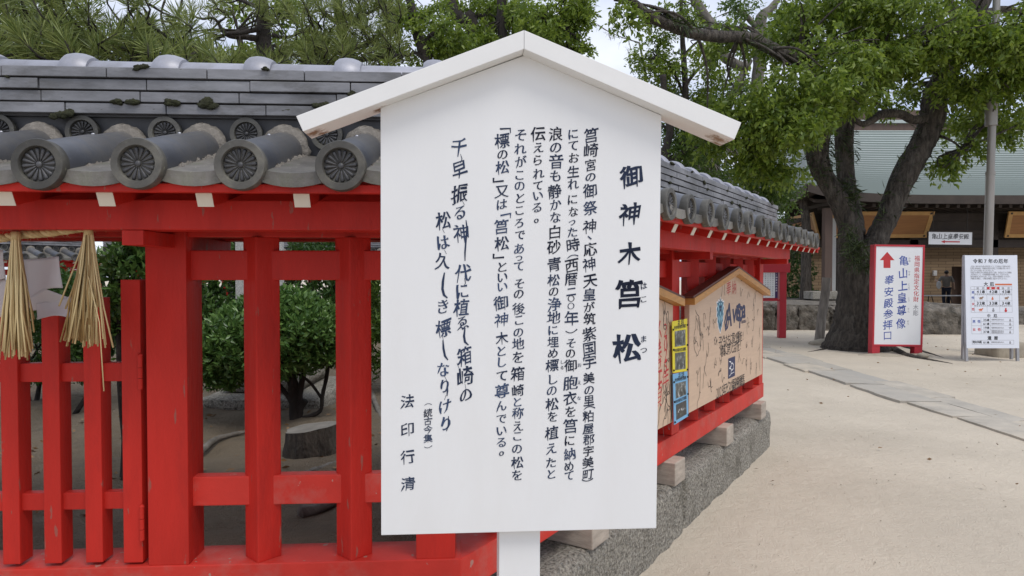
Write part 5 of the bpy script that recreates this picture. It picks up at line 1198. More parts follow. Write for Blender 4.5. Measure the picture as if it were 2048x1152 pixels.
# folding barrier and person in the passage
bx0, bx1 = (1846 - 1024) / F_PX * 27.5, (1990 - 1024) / F_PX * 27.5
t = thing('barrier', 'low folding barrier with a pale top rail in front of the walking person', 'barrier', ((bx0 + bx1) / 2, 27.5, 0)); h_ = (bx1 - bx0) / 2
b = MB(); b.bb(-h_, h_, -0.12, 0.12, 0.60, 0.64); b.build('top_rail', 'signwhite', t)
for x in (-h_ + 0.3, -h_ + 1.05, 0.6, h_ - 0.3):
    for s in (-1, 1): b = MB(); b.tube([(x, s * 0.1, 0.6), (x + 0.05, s * 0.28, 0.0)], 0.018, 6); b.build('leg', 'brass', t)
b = MB(); b.tube([(-h_ + 0.3, 0.15, 0.22), (h_ - 0.3, 0.15, 0.22)], 0.014, 6); b.build('stretcher', 'brass', t)
def skin(name, V, E_, Rr, m, parent, sub=2):
    me = bpy.data.meshes.new(name); me.from_pydata(V, E_, []); o = link(name, me, parent); md = o.modifiers.new('skin', 'SKIN')
    for v, r in zip(me.skin_vertices[0].data, Rr): v.radius = r if hasattr(r, '__len__') else (r, r)
    me.skin_vertices[0].data[0].use_root = True; md.use_smooth_shade = True; o.modifiers.new('sub', 'SUBSURF').levels = sub; o.modifiers['sub'].render_levels = sub; me.materials.append(M[m]); return o
pp = thing('person', 'person in grey brown shirt and dark trousers walking through the passage, one arm bent', 'person', (18.92, 29.4, 0), (0, 0, R(-25)))
V = [(0, 0, 0.90), (0, 0, 1.06), (0, 0, 1.22), (0, .01, 1.36), (0, .02, 1.44), (0, .01, 1.53), (0, 0, 1.60),
     (.17, .02, 1.35), (.26, -.05, 1.12), (.30, .06, 0.90), (.31, .09, 0.82), (-.17, .02, 1.35), (-.30, -.08, 1.16), (-.38, .06, 1.20), (-.36, .12, 1.26),
     (.09, 0, 0.84), (.10, .10, 0.47), (.10, .02, 0.08), (.10, .14, 0.03), (-.09, 0, 0.84), (-.10, -.04, 0.47), (-.10, -.20, 0.12), (-.10, -.08, 0.05)]
E_ = [(0, 1), (1, 2), (2, 3), (3, 4), (4, 5), (5, 6), (3, 7), (7, 8), (8, 9), (9, 10), (3, 11), (11, 12), (12, 13), (13, 14), (0, 15), (15, 16), (16, 17), (17, 18), (0, 19), (19, 20), (20, 21), (21, 22)]
Rr = [(.14, .10), (.13, .095), (.16, .11), (.15, .09), .055, (.075, .095), (.06, .07), .055, .043, .033, .035, .055, .043, .033, .035, .085, .058, .042, .035, .085, .058, .042, .035]
skin('body', V, E_, Rr, 'skin', pp)
Vs = [V[0], V[1], V[2], V[3], V[7], V[8], V[11], V[12]]; Vs[0] = (0, 0, .88)
skin('shirt', Vs, [(0, 1), (1, 2), (2, 3), (3, 4), (4, 5), (3, 6), (6, 7)], [(.17, .13), (.16, .12), (.185, .135), (.17, .115), .08, .062, .08, .062], 'shirt', pp)
Vt = [V[0], V[15], V[16], V[17], V[19], V[20], V[21]]
skin('trousers', Vt, [(0, 1), (1, 2), (2, 3), (0, 4), (4, 5), (5, 6)], [(.155, .12), .10, .075, .06, .10, .075, .06], 'jeans', pp)
b = MB(); b.blob((0, -0.012, 1.575), (0.088, 0.108, 0.085), 12, 8, 0.03); b.build('hair', 'hair', pp, smooth=True)
b = MB(); b.blob((0, 0.105, 1.525), (0.012, 0.018, 0.018), 7, 5, 0); b.build('nose', 'skin', pp, smooth=True)
b = MB(); [b.blob((s * 0.03, 0.092, 1.55), (0.011, 0.008, 0.007), 7, 5, 0) for s in (-1, 1)]; b.build('eyes', 'hair', pp, smooth=True)
b = MB(); b.blob((-.30, -.16, 1.02), (.10, .07, .17), 10, 8, .05); tag(b.build('shoulder_bag', 'whitecloth', smooth=True), 'pale bag hanging at the walking person\'s side', 'bag'); bo = C.objects['shoulder_bag']; bo.location = (18.92, 29.4, 0); bo.rotation_euler = (0, 0, R(-25))

# ================================================================== trees
camphor = thing('camphor_tree', 'big forked camphor tree with shaggy dark bark and bright drooping leaves over the court', 'tree', at_z(1712, 697, 0))
o_ = camphor.location.copy(); YC = o_.y
b = MB()
def cl(pts, Y=None, n=12, sub=6, jit=0.05): limb(b, [(p - o_, r) for p, r in [lp(u, v, (Y or YC) + (d or 0), w_) for u, v, w_, d in pts]], n, sub, jit)
def z4(l): return [(u, v, w_, 0) for u, v, w_ in l]
cl([(1716, 712, 160, 0), (1718, 692, 134, 0), (1720, 655, 104, 0), (1722, 610, 90, 0), (1720, 560, 80, 0), (1717, 520, 76, 0), (1714, 492, 70, 0)], n=20)
cl(z4([(1706, 520, 50), (1702, 490, 48), (1697, 450, 42), (1680, 405, 40), (1656, 365, 36), (1640, 335, 40), (1634, 300, 44), (1641, 265, 42), (1657, 232, 36), (1672, 200, 32), (1682, 160, 28), (1690, 110, 28), (1705, 50, 22), (1720, -20, 16)]), n=14)
cl([(1708, 470, 44, 0.1), (1702, 420, 38, 0.3), (1695, 380, 34, 0.4), (1690, 330, 33, 0.5), (1688, 285, 35, 0.5), (1692, 240, 34, 0.5), (1702, 205, 30, 0.5), (1725, 180, 22, 0.4), (1760, 168, 14, 0.2), (1800, 150, 8, 0.0)], n=12)
cl(z4([(1734, 530, 56), (1743, 500, 50), (1757, 470, 42), (1777, 430, 40), (1793, 385, 44), (1818, 335, 48), (1840, 296, 46), (1857, 260, 46), (1866, 225, 48), (1872, 190, 46), (1890, 152, 42), (1912, 112, 36), (1935, 55, 44), (1962, 0, 36), (1990, -60, 28)]), n=16)
cl([(1888, 145, 22, 0), (1850, 137, 15, -.3), (1800, 136, 13, -.6), (1745, 137, 11, -.8), (1690, 150, 8, -1)], n=8); cl([(1895, 130, 20, 0), (1860, 112, 14, -.4), (1800, 114, 13, -.8), (1750, 132, 11, -1), (1720, 160, 8, -1)], n=8)
cl([(1866, 230, 20, 0), (1830, 240, 18, -.2), (1800, 228, 17, -.3), (1765, 228, 17, -.4), (1745, 240, 15, -.5), (1725, 248, 12, -.6), (1706, 236, 9, -.6)], n=8)
cl([(1668, 215, 26, 0), (1645, 170, 24, -.4), (1620, 140, 24, -.8), (1595, 120, 25, -1.2), (1570, 112, 25, -1.5), (1545, 98, 25, -1.8), (1508, 80, 24, -2.1), (1478, 74, 22, -2.3), (1436, 73, 23, -2.5), (1394, 68, 22, -2.7), (1367, 62, 21, -2.8), (1333, 49, 20, -3), (1303, 35, 20, -3.1), (1280, 16, 18, -3.2), (1255, -4, 15, -3.3), (1200, -40, 10, -3.4)], n=12)
cl([(1645, 285, 16, 0), (1605, 278, 14, -.4), (1570, 290, 12, -.7), (1540, 296, 10, -1), (1500, 290, 7, -1.2), (1465, 284, 4, -1.4)], n=8)
cl([(1930, 70, 24, 0), (1905, 20, 18, .3), (1890, -30, 12, .5)], n=8); cl([(1945, 40, 22, 0), (2000, 20, 16, .3), (2050, 25, 12, .4)], n=8); cl([(1905, 125, 16, 0), (1960, 112, 12, -.4), (2010, 105, 9, -.6), (2060, 110, 6, -.8)], n=8)
cl([(1866, 268, 9, 0), (1900, 280, 5, -.2), (1925, 300, 3, -.2), (1935, 330, 2, -.2)], n=6)
for pts in ([(1770, 694, 34, -.3), (1810, 712, 18, -.5), (1860, 722, 10, -.4), (1905, 729, 5, -.3)], [(1680, 690, 26, -.3), (1650, 700, 11, -.5), (1615, 706, 5, -.5)], [(1790, 690, 22, 0), (1840, 704, 12, .2), (1890, 718, 5, .3)]):
    limb(b, [(at_z(u, v, -0.02) - o_, w_ * YC / F_PX / 2.4) for u, v, w_, d in pts], 9, 5, 0.08)
cbl = [blobpx(u, v, YC + d, ru, rv, n_, ry) for u, v, d, ru, rv, n_, ry in (
    (1655, 105, -1.6, 85, 62, 240, 110), (1600, 185, -2.0, 80, 48, 240, 100), (1680, 195, -1.6, 55, 40, 120, 80), (1500, 215, -2.0, 80, 42, 210, 90), (1560, 262, -2.0, 85, 40, 220, 90), (1445, 262, -1.9, 60, 32, 110, 80),
    (1545, 330, -1.6, 50, 34, 90, 60), (1480, 310, -1.6, 50, 24, 70, 60), (1590, 240, -1.5, 55, 35, 120, 80),     (1720, 40, -1.0, 90, 55, 230, 120), (1810, 45, -1.2, 95, 55, 250, 120), (1790, 110, -0.9, 80, 30, 150, 100), (1850, 95, -1.4, 60, 38, 120, 90), (1740, 110, -1.4, 60, 36, 130, 90), (1720, 170, -1.0, 48, 26, 70, 80),
    (1960, 90, -1.5, 75, 55, 230, 110), (2020, 60, -1.2, 70, 60, 200, 110), (1935, 170, -0.9, 50, 34, 110, 70), (2015, 180, -0.8, 60, 46, 190, 90), (1960, 235, 0.5, 60, 28, 130, 80), (2030, 235, 0.3, 50, 25, 110, 80), (1895, 60, -1.2, 60, 50, 140, 100),
    (1905, 305, -0.3, 24, 26, 34, 30), (1880, 330, -0.3, 16, 10, 12, 20), (1930, 285, -0.2, 18, 18, 20, 25), (1580, 60, -1.0, 55, 40, 120, 90), (1640, 20, -0.8, 90, 40, 190, 120), (1805, 190, 1.0, 34, 26, 46, 50), (1740, 215, 1.0, 40, 18, 36, 50),
    (1262, 34, -3.2, 14, 16, 9, 20), (1240, 8, -3.3, 18, 12, 9, 30), (1430, 60, -1.2, 60, 30, 70, 60), (2060, 130, -1, 60, 60, 160, 100), (1900, -40, -.6, 120, 50, 150, 140), (1700, -40, -.6, 120, 40, 140, 140), (2080, 20, -1, 90, 80, 150, 120))]
ends = [at_y(u, v, YC + d) for u, v, d in ((1672, 200, 0), (1700, 60, 0), (1705, 205, .5), (1800, 150, 0), (1745, 137, -.8), (1750, 132, -1), (1885, 160, 0), (1935, 60, 0), (2000, 20, .3), (2010, 105, -.6), (1595, 120, -1.2), (1545, 98, -1.8), (1478, 74, -2.3), (1394, 68, -2.7), (1540, 296, -1), (1500, 290, -1.2), (1605, 278, -.4), (1725, 248, -.6), (1925, 300, -.2))]
twigs(b, [((Vector(c) - o_), r, n_) for c, r, n_ in cbl], [e - o_ for e in ends], 5, 0.032, 5)
b.build('trunk', 'bark', camphor, smooth=True)
P_, D_ = spray_points(cbl, 15, 0.30, 41, hang=0.75, shell=0.35, keep=0.9, flat=0.5, clump=16)
leaves('crown', P_ - np.array(o_), D_, 0.112, 0.42, 'leafA', camphor, seed=41)
# ferns and shaggy epiphytes on the limbs
PP = []; DD = []; g_ = np.random.default_rng(77)
for (u0, v0), (u1, v1), n_, wpx, d in (((1697, 450), (1700, 520), 150, 16, -.35), ((1705, 480), (1722, 540), 240, 20, -.5), ((1640, 335), (1632, 280), 170, 26, 0), ((1634, 300), (1670, 200), 150, 20, 0), ((1656, 365), (1640, 335), 70, 24, -.1), ((1690, 360), (1700, 420), 200, 18, 0), ((1690, 250), (1692, 330), 90, 18, 0.4), ((1765, 440), (1830, 300), 170, 28, 0), ((1840, 290), (1862, 230), 80, 26, 0), ((1545, 92), (1400, 64), 150, 6, -2.2), ((1394, 62), (1320, 38), 90, 6, -2.9)):
    for _ in range(n_):
        s = g_.random(); p = at_y(u0 + (u1 - u0) * s + g_.uniform(-wpx, wpx), v0 + (v1 - v0) * s + g_.uniform(-3, 3), YC + d + g_.uniform(-.12, .05)); PP.append(p - o_ - Vector((0, 0.05, 0))); DD.append((g_.normal() * .7, g_.normal() * .5 - .4, g_.normal() * .6 - .35))
leaves('epiphytes', np.array(PP), np.array(DD), 0.20, 0.12, 'fern', camphor, seed=5)

def tree(name, label, base, limbs, blobs, leafm, size, seed, bark='bark', per=12, spread=0.34, hang=0.5, aspect=0.4, ends=None, tw=4, twr=0.02, shell=0.35, keep=0.35, group='trees behind the fence'):
    t = thing(name, label, 'tree', base, group=group); o = Vector(base); b = MB()
    for l in limbs: limb(b, [(p - o, r) for p, r in l], 9, 5, 0.07)
    en = ends or [l[-1][0] for l in limbs] + [l[len(l) // 2][0] for l in limbs]
    if tw: twigs(b, [((Vector(c) - o), r, n_) for c, r, n_ in blobs], [e - o for e in en], tw, twr, seed)
    b.build('trunk', bark, t, smooth=True)
    P_, D_ = spray_points(blobs, per, spread * 0.85, seed, hang=hang, shell=shell, keep=0.9, flat=0.6, clump=13); leaves('crown', P_ - np.array(o), D_, size, aspect, leafm, t, seed=seed); return t
def base_at(u, Y, z=0.0): p = at_y(u, 548, Y); return Vector((p.x, Y, z))
def L_(Y, *pts): return [lp(u, v, Y, w_) for u, v, w_ in pts]
def up(base, u, v, Y, w_): return (Vector(base), w_ * 1.6 * Y / F_PX / 2)
# thin tree right of the notice board roof
bs = base_at(1378, 15.0)
tree('slender_tree', 'slender tree with small leafy crown just above the right roof slope of the board', bs,
     [[(bs, 0.12)] + L_(15.0, (1374, 300, 16), (1371, 180, 12), (1367, 110, 11), (1364, 55, 9), (1362, 0, 7)), L_(15.0, (1371, 170, 8), (1395, 140, 6), (1425, 118, 5), (1450, 112, 3)), L_(15.0, (1369, 110, 7), (1385, 92, 5), (1400, 80, 4)), L_(15, (1372, 200, 7), (1340, 130, 5), (1310, 115, 3)), L_(15, (1368, 60, 5), (1330, 20, 3))],
     [blobpx(1300, 110, 15, 34, 30, 85), blobpx(1335, 140, 15, 40, 32, 100), blobpx(1320, 80, 15.2, 34, 26, 80), blobpx(1400, 150, 15, 50, 26, 80), blobpx(1425, 100, 15.3, 40, 22, 50), blobpx(1350, 30, 15, 50, 26, 120), blobpx(1300, 160, 15, 36, 14, 45), blobpx(1440, 150, 14.6, 40, 16, 50), blobpx(1345, 175, 15, 36, 14, 50), blobpx(1395, 195, 15, 30, 18, 60), blobpx(1400, 30, 15.4, 40, 26, 80)],
     'leafA', 0.10, 51, 'barkdark', per=11, spread=0.32, hang=0.4)
bs = base_at(1335, 13.0)
tree('leafy_tree', 'leaning dark trunked tree just right of the notice board edge, behind the tiled ridge', bs,
     [[(bs, 0.16)] + L_(13, (1330, 350, 20), (1334, 290, 16), (1340, 260, 14), (1330, 200, 13), (1326, 150, 12)), L_(13, (1330, 330, 14), (1360, 310, 11), (1378, 292, 8))],
     [blobpx(1350, 300, 13.2, 40, 40, 120), blobpx(1390, 350, 13.4, 50, 26, 110), blobpx(1340, 250, 13.5, 26, 26, 60), blobpx(1400, 290, 13.6, 40, 26, 90)], 'leafB', 0.09, 52, 'barkdark', hang=0.4)
bs = base_at(1425, 16.5)
tree('broadleaf_tree', 'grey trunked broadleaf tree behind the tiled ridge, left of the big camphor', bs,
     [[(bs, 0.4)] + L_(16.5, (1418, 360, 46), (1408, 320, 40), (1398, 285, 30), (1385, 240, 22), (1380, 210, 16)), L_(16.5, (1425, 350, 22), (1436, 310, 16), (1444, 290, 14), (1460, 240, 10)), L_(16.5, (1405, 310, 22), (1440, 250, 20), (1470, 180, 16), (1500, 120, 12)),
      L_(15, (1494, 132, 18), (1478, 132, 20), (1450, 114, 21), (1436, 94, 21), (1425, 55, 20), (1408, 30, 20), (1392, 3, 20), (1375, -40, 16)), [(bs, 0.3)] + L_(16.5, (1500, 420, 26), (1512, 200, 24), (1518, 130, 24), (1520, 70, 24), (1523, 35, 22), (1544, 15, 15), (1560, -10, 10)), L_(16.5, (1520, 62, 14), (1495, 35, 11), (1475, 18, 8))],
     [blobpx(1470, 35, 16.5, 56, 36, 130), blobpx(1570, 65, 17, 40, 36, 100), blobpx(1550, 40, 16.8, 24, 20, 30), blobpx(1495, 90, 16.8, 50, 22, 80), blobpx(1420, 200, 16.6, 46, 22, 70), blobpx(1460, 180, 16.8, 40, 20, 70), blobpx(1380, 320, 16.5, 56, 24, 110), blobpx(1450, 350, 16.8, 60, 36, 150), blobpx(1560, 380, 17, 60, 30, 130), blobpx(1600, 30, 18, 40, 40, 90), blobpx(1520, 300, 17.5, 70, 40, 110), blobpx(1490, 345, 14.5, 66, 40, 120), blobpx(1425, 388, 14.5, 55, 22, 80), blobpx(1545, 375, 14.8, 50, 34, 90), blobpx(1500, 405, 15, 66, 24, 90)], 'leafB', 0.10, 53, 'barkgrey', hang=0.5)  # last masses: low camphor foliage, its inner shade put into the darker leaf colour
# camphors in the distance above the notice board
def back_tree(label, u, Y, trunk, blobs, seed, lm='leafA', bark='barkdark', others=(), **kw):
    bs = base_at(u, Y); return tree('broadleaf_tree', label, bs, [[(bs, 0.28)] + L_(Y, *trunk)] + [L_(Y, *o) for o in others], [blobpx(a, b_, Y + d, ru, rv, n_) for a, b_, d, ru, rv, n_ in blobs], lm, kw.pop('size', 0.115), seed, bark, **kw)
back_tree('leaning dark trunked tree above the left slope of the notice board roof', 866, 14.5, [(862, 400, 22), (856, 130, 20), (846, 100, 22), (834, 65, 21), (826, 30, 19), (818, -10, 16)],
          [(800, 40, 0, 30, 40, 90), (850, 30, .6, 34, 32, 80), (890, 75, 0, 44, 34, 170), (860, 110, .4, 36, 22, 90), (930, 95, .5, 40, 24, 120), (770, 90, 0.5, 26, 36, 60), (800, 105, .3, 22, 24, 30)], 61, others=[[(846, 100, 14), (862, 70, 10), (895, 60, 6)], [(834, 60, 12), (815, 35, 9), (800, 20, 5)], [(850, 118, 10), (830, 105, 7), (818, 112, 5)]], hang=0.6)
back_tree('dark trunked tree directly behind the notice board peak, forking low', 952, 16.0, [(950, 400, 28), (945, 60, 24), (930, 45, 26), (910, 25, 24), (898, -5, 20)],
          [(960, 70, 0, 44, 26, 130), (900, 30, .5, 28, 22, 50), (990, 40, .4, 46, 36, 150), (930, 10, .4, 44, 18, 70), (1000, 95, -.3, 50, 20, 110), (1060, 30, .5, 40, 34, 110), (970, 15, .5, 30, 20, 50)], 62, others=[[(940, 60, 16), (925, 40, 12), (915, 15, 9)], [(945, 30, 10), (970, 32, 7), (995, 30, 5)]], hang=0.6)
back_tree('straight dark trunked tree rising over the peak of the notice board', 1006, 15.5, [(1006, 400, 22), (1005, 90, 20), (1003, 40, 20), (1003, 0, 19), (1004, -40, 15)],
          [(1030, 20, 0, 34, 30, 90), (1045, 60, .4, 28, 26, 60), (1000, 20, .5, 34, 26, 60), (980, 85, -.2, 30, 16, 50)], 63, others=[[(1004, 50, 8), (1025, 38, 6), (1045, 30, 4)]], hang=0.65)
back_tree('bright leafy tree above the right slope of the notice board roof beside the open sky', 1140, 14.0, [(1140, 400, 18), (1138, 95, 13), (1134, 60, 12), (1128, 40, 9), (1120, 5, 6)],
          [(1080, 25, 0, 40, 30, 130), (1135, 25, 0, 40, 28, 130), (1090, 75, 0, 46, 24, 140), (1155, 85, 0, 24, 18, 60), (1060, 60, .3, 30, 18, 60), (1165, 5, 0, 20, 14, 30), (1100, 50, .5, 40, 30, 90), (1150, 55, .3, 20, 20, 30)], 64, others=[[(1134, 62, 8), (1110, 50, 5), (1085, 40, 4)]], hang=0.55)
# bare twigs against the sky
b = MB(); rr = random.Random(3); Yb = 15.5; bs = base_at(1300, Yb)
def bare(p, d, l, r, dep):
    q = [p]; dd = d.copy()
    for k in range(4): dd = (dd + Vector((rr.gauss(0, .16), rr.gauss(0, .1), rr.gauss(0, .16)))).normalized(); q.append(q[-1] + dd * l / 4)
    b.tube([x - bs for x in q], [r * (1 - .14 * i) for i in range(5)], 5)
    if dep:
        for _ in range(3): bare(q[rr.choice((2, 3, 4))], (dd + Vector((rr.gauss(0, .55), rr.gauss(0, .3), rr.gauss(0, .55)))).normalized(), l * rr.uniform(.5, .7), r * .55, dep - 1)
limb(b, [(Vector((0, 0, 0)), 0.06), (at_y(1300, 300, Yb) - bs, 0.05), (at_y(1292, 160, Yb) - bs, 0.035), (at_y(1278, 85, Yb) - bs, 0.02)], 7, 5)
bare(at_y(1278, 85, Yb), Vector((-0.9, 0, 0.45)), 0.75, 0.016, 4); bare(at_y(1262, 100, Yb), Vector((-.2, 0, 1)), 0.5, 0.010, 3); bare(at_y(1268, 150, Yb), Vector((-.5, 0, .9)), 0.35, 0.007, 3)
t = thing('bare_tree', 'leafless thin twigs against the open sky right of the notice board peak', 'tree', bs, group='trees behind the fence'); b.build('trunk', 'barkgrey', t, smooth=True)
# dark trunks and hedge mass deep behind the fence end
bs = base_at(1611, 22.0)
tree('broadleaf_tree', 'mossy trunked tree between the fence end and the hall', bs, [[(bs, 0.22)] + [lp(1612, 520, 22, 19), lp(1612, 440, 22, 17), lp(1600, 380, 22, 14)]], [blobpx(1570, 440, 22.5, 40, 40, 60), blobpx(1560, 520, 23, 30, 60, 120)], 'leafB', 0.12, 71)
shrub('dark hedge beyond the end of the tiled fence', [(tuple(at_y(1590, 560, 24)), (0.7, .6, 1.2), 350), (tuple(at_y(1560, 540, 25)), (0.8, .6, 1.4), 300)], 4, 'leafC', 0.10, 72, z0=0.0, group='hedges by the hall')

# pines over the tiled ridge
def pine(label, base, limbs, tufts, seed, nlen=0.125, per=70, group='pines over the tiled ridge', bark='barkdark', wid=0.0032):
    t = thing('pine_tree', label, 'tree', base, group=group); o = Vector(base); b = MB(); g_ = np.random.default_rng(seed); rr = random.Random(seed)
    for l in limbs: limb(b, [(p - o, r) for p, r in l], 8, 5, 0.10)
    nodes = [p for l in limbs for p, r in l[1:]]
    PP = []; DD = []
    for u, v, Y, ru, rv, n_ in tufts:
        for _ in range(n_):
            p = at_y(u + g_.uniform(-1, 1) * ru, v + g_.uniform(-1, 1) * rv, Y + g_.uniform(-.5, .5) * 0.9)
            d = np.array((g_.normal() * .6, g_.normal() * .45 - .2, .75 + g_.normal() * .35)); d /= np.linalg.norm(d)
            s = min(nodes, key=lambda q: (q - p).length); dv = Vector(d); e0 = p - dv * 0.09
            if (s - e0).length > 0.35: s = e0 + (s - e0).normalized() * rr.uniform(.2, .35) - Vector((0, 0, .04))
            m_ = s.lerp(e0, 0.55) + Vector((rr.gauss(0, .02), rr.gauss(0, .02), -.02))
            b.tube([s - o, m_ - o, e0 - o, p + dv * 0.03 - o], [0.010, 0.007, 0.006, 0.004], 5)
            n2 = int(per * g_.uniform(.7, 1.2)); k = g_.random((n2, 1)); base_ = np.array(e0) + d * k * 0.13
            dirs = g_.normal(size=(n2, 3)); dirs -= (dirs @ d)[:, None] * d; dirs /= np.linalg.norm(dirs, axis=1, keepdims=True); dirs = dirs * g_.uniform(.35, 1.0, (n2, 1)) + d * (0.25 + 0.75 * k)
            PP.append(base_); DD.append(dirs)
    b.build('trunk', bark, t, smooth=True)
    P_ = np.concatenate(PP) - np.array(o); D_ = np.concatenate(DD); leaves('needles', P_, D_, nlen, wid * 2 / nlen, 'needle', t, seed=seed, fold=0.0); return t
bs = Vector((-2.27, 4.75, 0.4))
pine('near pine with long bright needle tufts over the left part of the tiled ridge', bs,
     [[(bs, 0.07), (Vector((-2.26, 4.75, 1.6)), 0.06), (Vector((-2.3, 4.7, 2.3)), 0.055), (Vector((-2.5, 4.6, 2.75)), 0.04)], L_(4.4, (330, 140, 22), (280, 105, 16), (220, 95, 12), (160, 80, 9), (80, 60, 8), (-20, 30, 6)), L_(4.5, (330, 150, 18), (240, 130, 11), (150, 125, 9), (60, 120, 8), (-40, 110, 6)), L_(4.6, (30, 60, 14), (20, 40, 12), (-20, -20, 10)), L_(4.4, (290, 105, 12), (340, 80, 9), (400, 100, 6)), L_(4.5, (220, 95, 10), (250, 40, 8), (290, -10, 6))],
     [(60, 100, 4.0, 90, 30, 22), (180, 100, 4.1, 70, 30, 18), (30, 40, 4.2, 70, 40, 16), (120, 40, 4.2, 60, 40, 15), (240, 70, 4.3, 60, 40, 14), (300, 110, 4.2, 50, 22, 13), (390, 118, 4.3, 40, 18, 9), (-60, 80, 4.1, 60, 60, 12), (150, -30, 4.3, 140, 30, 20), (380, 60, 4.6, 30, 40, 6), (430, 120, 4.5, 40, 10, 5)], 81)
bs = Vector((-2.72, 7.45, 0.4))
pine('black trunked pine with crooked limbs standing clear against the sky', bs,
     [[(bs, 0.13)] + [lp(531, 480, 7.45, 38), lp(531, 140, 7.45, 36), lp(528, 90, 7.45, 32), lp(527, 50, 7.45, 28), lp(524, 0, 7.45, 24), lp(520, -50, 7.45, 20)], L_(7.4, (518, 78, 15), (490, 74, 12), (460, 72, 10), (444, 60, 8), (436, 45, 6), (425, 36, 5), (405, 38, 4), (380, 30, 3)), L_(7.3, (518, 58, 13), (500, 62, 10), (480, 66, 9), (455, 68, 8), (430, 78, 6), (400, 90, 5), (360, 80, 4)), L_(7.3, (436, 45, 5), (450, 35, 4), (448, 22, 3), (434, 18, 3), (418, 24, 2)), L_(7.4, (545, 70, 10), (570, 75, 6), (595, 68, 5), (620, 50, 4)), L_(7.4, (540, 50, 8), (560, 38, 5), (590, 30, 4)), L_(7.4, (528, 20, 10), (480, 0, 7), (420, -20, 5)), L_(7.3, (436, 46, 4), (420, 60, 3), (395, 62, 2)), L_(7.3, (330, 0, 5), (322, 30, 4), (330, 60, 3), (350, 75, 2)), L_(7.3, (365, -10, 5), (360, 20, 4), (340, 42, 3), (310, 40, 2)), L_(7.3, (548, 90, 7), (585, 108, 5), (640, 118, 4))],
     [(545, 18, 7.1, 40, 14, 10), (500, 120, 7.0, 60, 14, 14), (420, 25, 7.4, 40, 16, 5), (340, 60, 7.4, 50, 24, 8), (400, 80, 7.3, 40, 16, 6), (570, 60, 7.3, 30, 40, 8), (450, 5, 7.4, 50, 10, 6), (590, 110, 7.2, 50, 16, 12)], 82, nlen=0.13, per=55, wid=0.0036)
bs = Vector((-1.72, 7.0, 0.4))
pine('dense dark pine above the ridge between the black trunked pine and the notice board', bs,
     [[(bs, 0.10)] + [lp(702, 480, 7.0, 30), lp(700, 160, 7.0, 28), lp(690, 100, 7.0, 22), lp(680, 40, 7.0, 18), lp(670, -30, 7.0, 14)], L_(6.8, (690, 110, 12), (740, 80, 8), (790, 60, 5)), L_(6.8, (688, 90, 12), (640, 70, 8), (600, 60, 5)), L_(6.8, (685, 60, 10), (730, 30, 7), (770, 10, 4)), L_(6.8, (680, 50, 10), (640, 20, 7)), L_(6.8, (695, 130, 10), (640, 122, 7), (600, 120, 5)), L_(6.8, (695, 125, 10), (760, 115, 7), (800, 112, 4))],
     [(650, 40, 6.5, 50, 44, 22), (730, 50, 6.5, 60, 50, 30), (680, 100, 6.4, 80, 30, 30), (780, 100, 6.5, 40, 30, 12), (620, 100, 6.6, 30, 30, 8), (700, 0, 6.6, 100, 24, 20), (700, -50, 6.6, 110, 24, 14), (780, 40, 6.7, 22, 44, 6)], 83, nlen=0.125, per=60, wid=0.0034)
# far green behind the pines
back_tree('yellow green broadleaf tree showing between the pine limbs', 470, 13.0, [(480, 300, 22), (485, 130, 14), (475, 60, 10)], [(500, 110, 0, 50, 26, 120), (440, 120, 0, 60, 20, 110), (600, 60, 0.5, 40, 50, 90), (560, 20, .5, 40, 22, 60), (380, 110, 0, 50, 30, 90), (330, 120, 0, 40, 20, 60), (460, 15, .5, 40, 14, 36), (640, 110, .5, 40, 24, 80), (500, 300, 0, 60, 60, 120), (640, 250, 0, 90, 80, 140)], 91, hang=0.5)
back_tree('dark broadleaf tree far behind the left pine', 120, 14.0, [(120, 300, 30), (110, 130, 22), (100, 40, 16)], [(60, 90, 0, 90, 40, 160), (200, 100, 0, 90, 36, 150), (120, 30, .5, 110, 40, 110), (-60, 60, 0, 90, 60, 140)], 92, lm='leafB', hang=0.5)

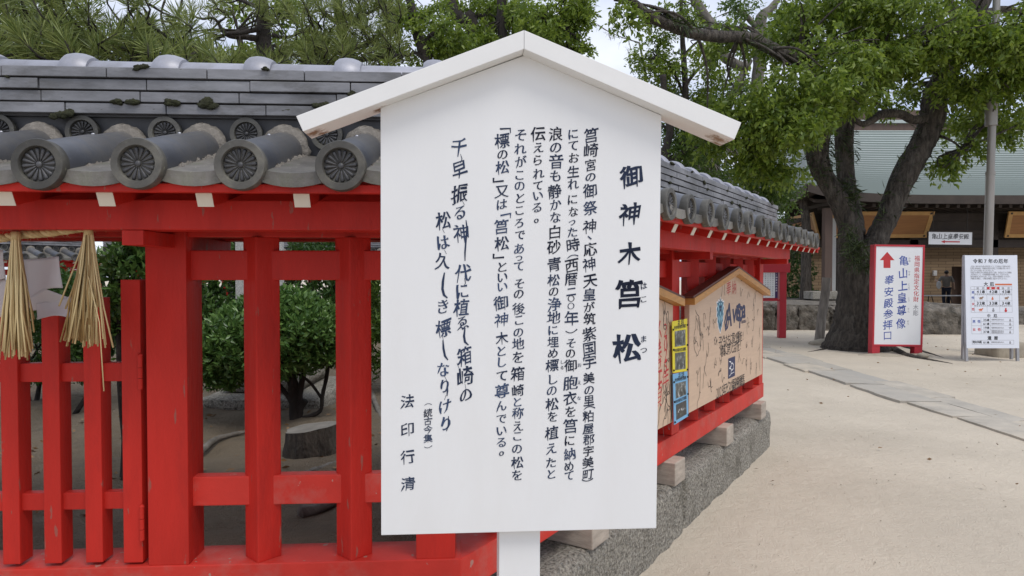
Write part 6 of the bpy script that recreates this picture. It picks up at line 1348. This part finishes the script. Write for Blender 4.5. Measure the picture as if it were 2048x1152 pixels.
# fallen leaves and twigs on the sand
fr = np.random.default_rng(9); Pf = np.stack([fr.uniform(1.5, 11, 170), fr.uniform(4, 17, 170), np.full(170, 0.022)], 1); Df = np.stack([fr.normal(size=170), fr.normal(size=170), np.zeros(170)], 1)
M['dead'] = mat('dead leaf', (0.17, 0.10, 0.05), 0.8, attr=(0.30, 0.19, 0.09))
fl = leaves('fallen_leaves', Pf, Df, 0.045, 0.45, 'dead', None, seed=3); gl = leaves('leaf_litter', np.stack([fr.uniform(-3.6, -0.3, 420), fr.uniform(2.8, 7, 420), np.full(420, 0.56)], 1), np.stack([fr.normal(size=420), fr.normal(size=420), fr.normal(size=420) * .15], 1), 0.045, 0.42, 'dead', None, seed=13); gl['kind'] = 'stuff'; gl['label'] = 'dead leaves littering the earth inside the enclosure'
gme = C.objects['enclosure_ground'].data; gv = np.array([v.co[:] for v in gme.vertices]); lv = np.array([v.co[:] for v in gl.data.vertices])
for i in range(0, len(lv), 4):
    k = np.argmin((gv[:, 0] - lv[i, 0]) ** 2 + (gv[:, 1] - lv[i, 1]) ** 2); lv[i:i + 4, 2] += gv[k, 2] + 0.008 - lv[i, 2]
gl.data.vertices.foreach_set('co', lv.astype(np.float32).ravel())
b = MB(); gr = random.Random(8); random.seed(8)
for _ in range(520):
    y = 2.2 + 9 * gr.random() ** 1.7; x = gr.uniform(0.3, 0.85 * y + 0.6); s = gr.uniform(0.0015, 0.0055)
    if x < 0.62 * (y - 1.9) + 0.05: continue
    b.blob((x, y, 0.008 + 0.012 * vnoise(x, y, .9)), (s * gr.uniform(.8, 1.5), s, s * .6), 5, 3, 0.25)
gv_ = b.build('gravel', 'concrete', smooth=True); gv_['kind'] = 'stuff'; gv_['label'] = 'loose grit scattered on the sand'
fl['kind'] = 'stuff'; fl['label'] = 'scattered dead leaves lying on the sand'
bpy.data.objects.remove(_fo); bpy.data.curves.remove(_fc)
for k_ in list(PR):
    if k_ not in proto_used: bpy.data.objects.remove(PR[k_])
